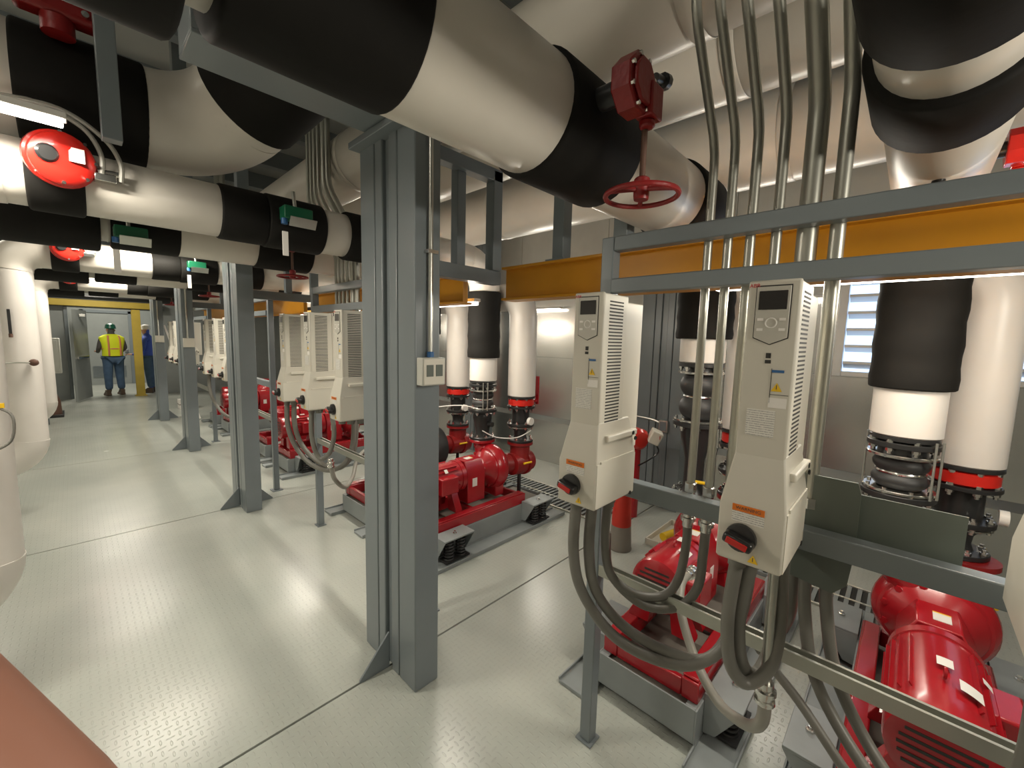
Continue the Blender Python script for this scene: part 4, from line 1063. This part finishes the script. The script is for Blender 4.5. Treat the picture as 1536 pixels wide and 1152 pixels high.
def person(x, y, rz, lab, vest, legs_m, torso_m, hat_m, pose):
    t = thing('person', lab, 'person', (x, y, 0)); t.rotation_euler = (0, 0, rz)
    # body faces +y locally
    V = [(0, 0, .96), (0, .01, 1.10), (0, 0, 1.30), (0, 0, 1.46), (0, .01, 1.53), (0, .025, 1.62), (0, .025, 1.72),      # 0-6
         (.10, 0, .92), (.115, .03, .50), (.12, -.02, .10), (.125, .10, .05),                                     # 7-10 right leg
         (-.10, 0, .92), (-.12, -.02, .50), (-.13, -.05, .10), (-.15, .07, .05)]                                   # 11-14
    E_ = [(0, 1), (1, 2), (2, 3), (3, 4), (4, 5), (5, 6), (0, 7), (7, 8), (8, 9), (9, 10), (0, 11), (11, 12), (12, 13), (13, 14)]
    R_ = [(.155, .115), (.15, .11), (.175, .12), (.13, .09), .055, .085, .075, (.10, .10), .068, .048, .045, (.10, .10), .068, .048, .045]
    arm = [(.19, 0, 1.42), (.25, .0, 1.18), (.22, .20, 1.08), (.19, .28, 1.10)] if pose == 0 else [(.19, 0, 1.42), (.26, .02, 1.16), (.24, .18, 1.02), (.22, .26, 1.02)]
    n = len(V)
    for s in (1, -1):
        b0 = len(V); V += [(s * a[0], a[1], a[2]) for a in arm]; E_ += [(3, b0), (b0, b0 + 1), (b0 + 1, b0 + 2), (b0 + 2, b0 + 3)]; R_ += [.062, .050, .040, .032]
    body = skin_mesh('body', V, E_, R_, torso_m, t)
    # trousers, vest, head, hands, hat over the figure
    tv = [(0, 0, .98), (.10, 0, .90), (.115, .03, .50), (.12, -.02, .13), (-.10, 0, .90), (-.12, -.02, .50), (-.13, -.05, .13)]
    skin_mesh('trousers', tv, [(0, 1), (1, 2), (2, 3), (0, 4), (4, 5), (5, 6)], [(.168, .128), .118, .088, .075, .118, .088, .075], legs_m, t)
    if vest:
        vv = MB(); secs = [(.99, .195, .15), (1.10, .19, .15), (1.25, .215, .16), (1.38, .245, .15), (1.45, .235, .135), (1.50, .16, .105), (1.53, .08, .075)]; n_ = 20; vs = []
        for z, a, b in secs:
            for i in range(n_):
                an = 2 * PI * i / n_; vs.append((a * math.copysign(abs(math.cos(an)) ** .8, math.cos(an)), b * math.copysign(abs(math.sin(an)) ** .8, math.sin(an)), z))
        vv.add(vs, [(j * n_ + i, j * n_ + (i + 1) % n_, (j + 1) * n_ + (i + 1) % n_, (j + 1) * n_ + i) for j in range(len(secs) - 1) for i in range(n_)])
        ve = vv.build('safety_vest', M['vest'], t)
        st = MB()
        for s in (-1, 1):
            st.tube([(s * .11, -.148, 1.0), (s * .11, -.155, 1.25), (s * .11, -.140, 1.40), (s * .10, -.105, 1.49)], .018, 6, 3)
        for z, a, b in ((1.17, .195, .148),):
            ring = [(a * math.cos(2 * PI * i / 20), b * math.sin(2 * PI * i / 20), z) for i in range(21)]
            st.tube(ring, .018, 6, 1)
        st.build('reflective_tape', M['reflect'], ve)
    MB().lathe([(.02, -.105), (.055, -.09), (.072, -.04), (.078, .02), (.070, .07), (.03, .10)], (0, .03, 1.63), (0, 0, 1), 20).build('head', M['skin'], t)
    f = MB().lathe([(.014, 0), (.004, .028)], (0, .10, 1.62), (0, 1, -.1), 8); f.build('nose', M['skin'], t)
    MB().box(-.018, .018, .100, .106, 1.575, 1.581).build('mouth', M['redplastic'], t)
    MB().cyl((-.028, .098, 1.645), (-.028, .106, 1.645), .008, seg=8).cyl((.028, .098, 1.645), (.028, .106, 1.645), .008, seg=8).build('eye', M['ink'], t)
    for s in (-1, 1): MB().lathe([(.022, 0), (.018, .012)], (s * .074, .02, 1.625), (s, 0, 0), 10).build('ear', M['skin'], t)
    MB().lathe([(.112, 0), (.105, .008), (.100, .02), (.098, .06), (.080, .105), (.04, .128), (.0, .132)], (0, .025, 1.665), (0, 0, 1), 24).build('hard_hat', hat_m, t)
    for s in (1, -1):
        hx, hy, hz = s * arm[3][0], arm[3][1], arm[3][2]
        h = MB().obox((hx, hy + .045, hz), (.075, .085, .03), Matrix.Identity(3))
        for i in range(4): h.tube([(hx - .028 + i * .019, hy + .085, hz), (hx - .028 + i * .019, hy + .125, hz - .006), (hx - .028 + i * .019, hy + .14 - abs(i - 1.5) * .006, hz - .03)], .0085, 8, 2)
        h.tube([(hx - s * .035, hy + .03, hz), (hx - s * .06, hy + .065, hz), (hx - s * .06, hy + .09, hz - .006)], .010, 8, 2)
        h.build('hand', M['skin'], t, bevel=.008)
    for p in (((.125, -.06), (.12, .06)), ((-.145, -.08), (-.14, .04))):
        (bx, by), _ = p
        MB().loft([(0, bx - .045, bx + .045, by - .02, by + .24), (.03, bx - .045, bx + .045, by - .02, by + .24), (.07, bx - .04, bx + .04, by - .01, by + .18), (.14, bx - .045, bx + .045, by - .01, by + .10)]).build('boot', M['boot'], t, bevel=.012)
    return t
person(0.64, 14.45, 0.25, 'person in yellow safety vest, jeans and dark green hard hat, seen from behind', True, M['denim'], M['shirt'], M['hat'], 0)
person(1.33, 14.6, 1.2, 'person in blue with white hard hat, half hidden by the pale yellow post', False, M['denim'], M['bluecloth'], M['plain_label'], 1)
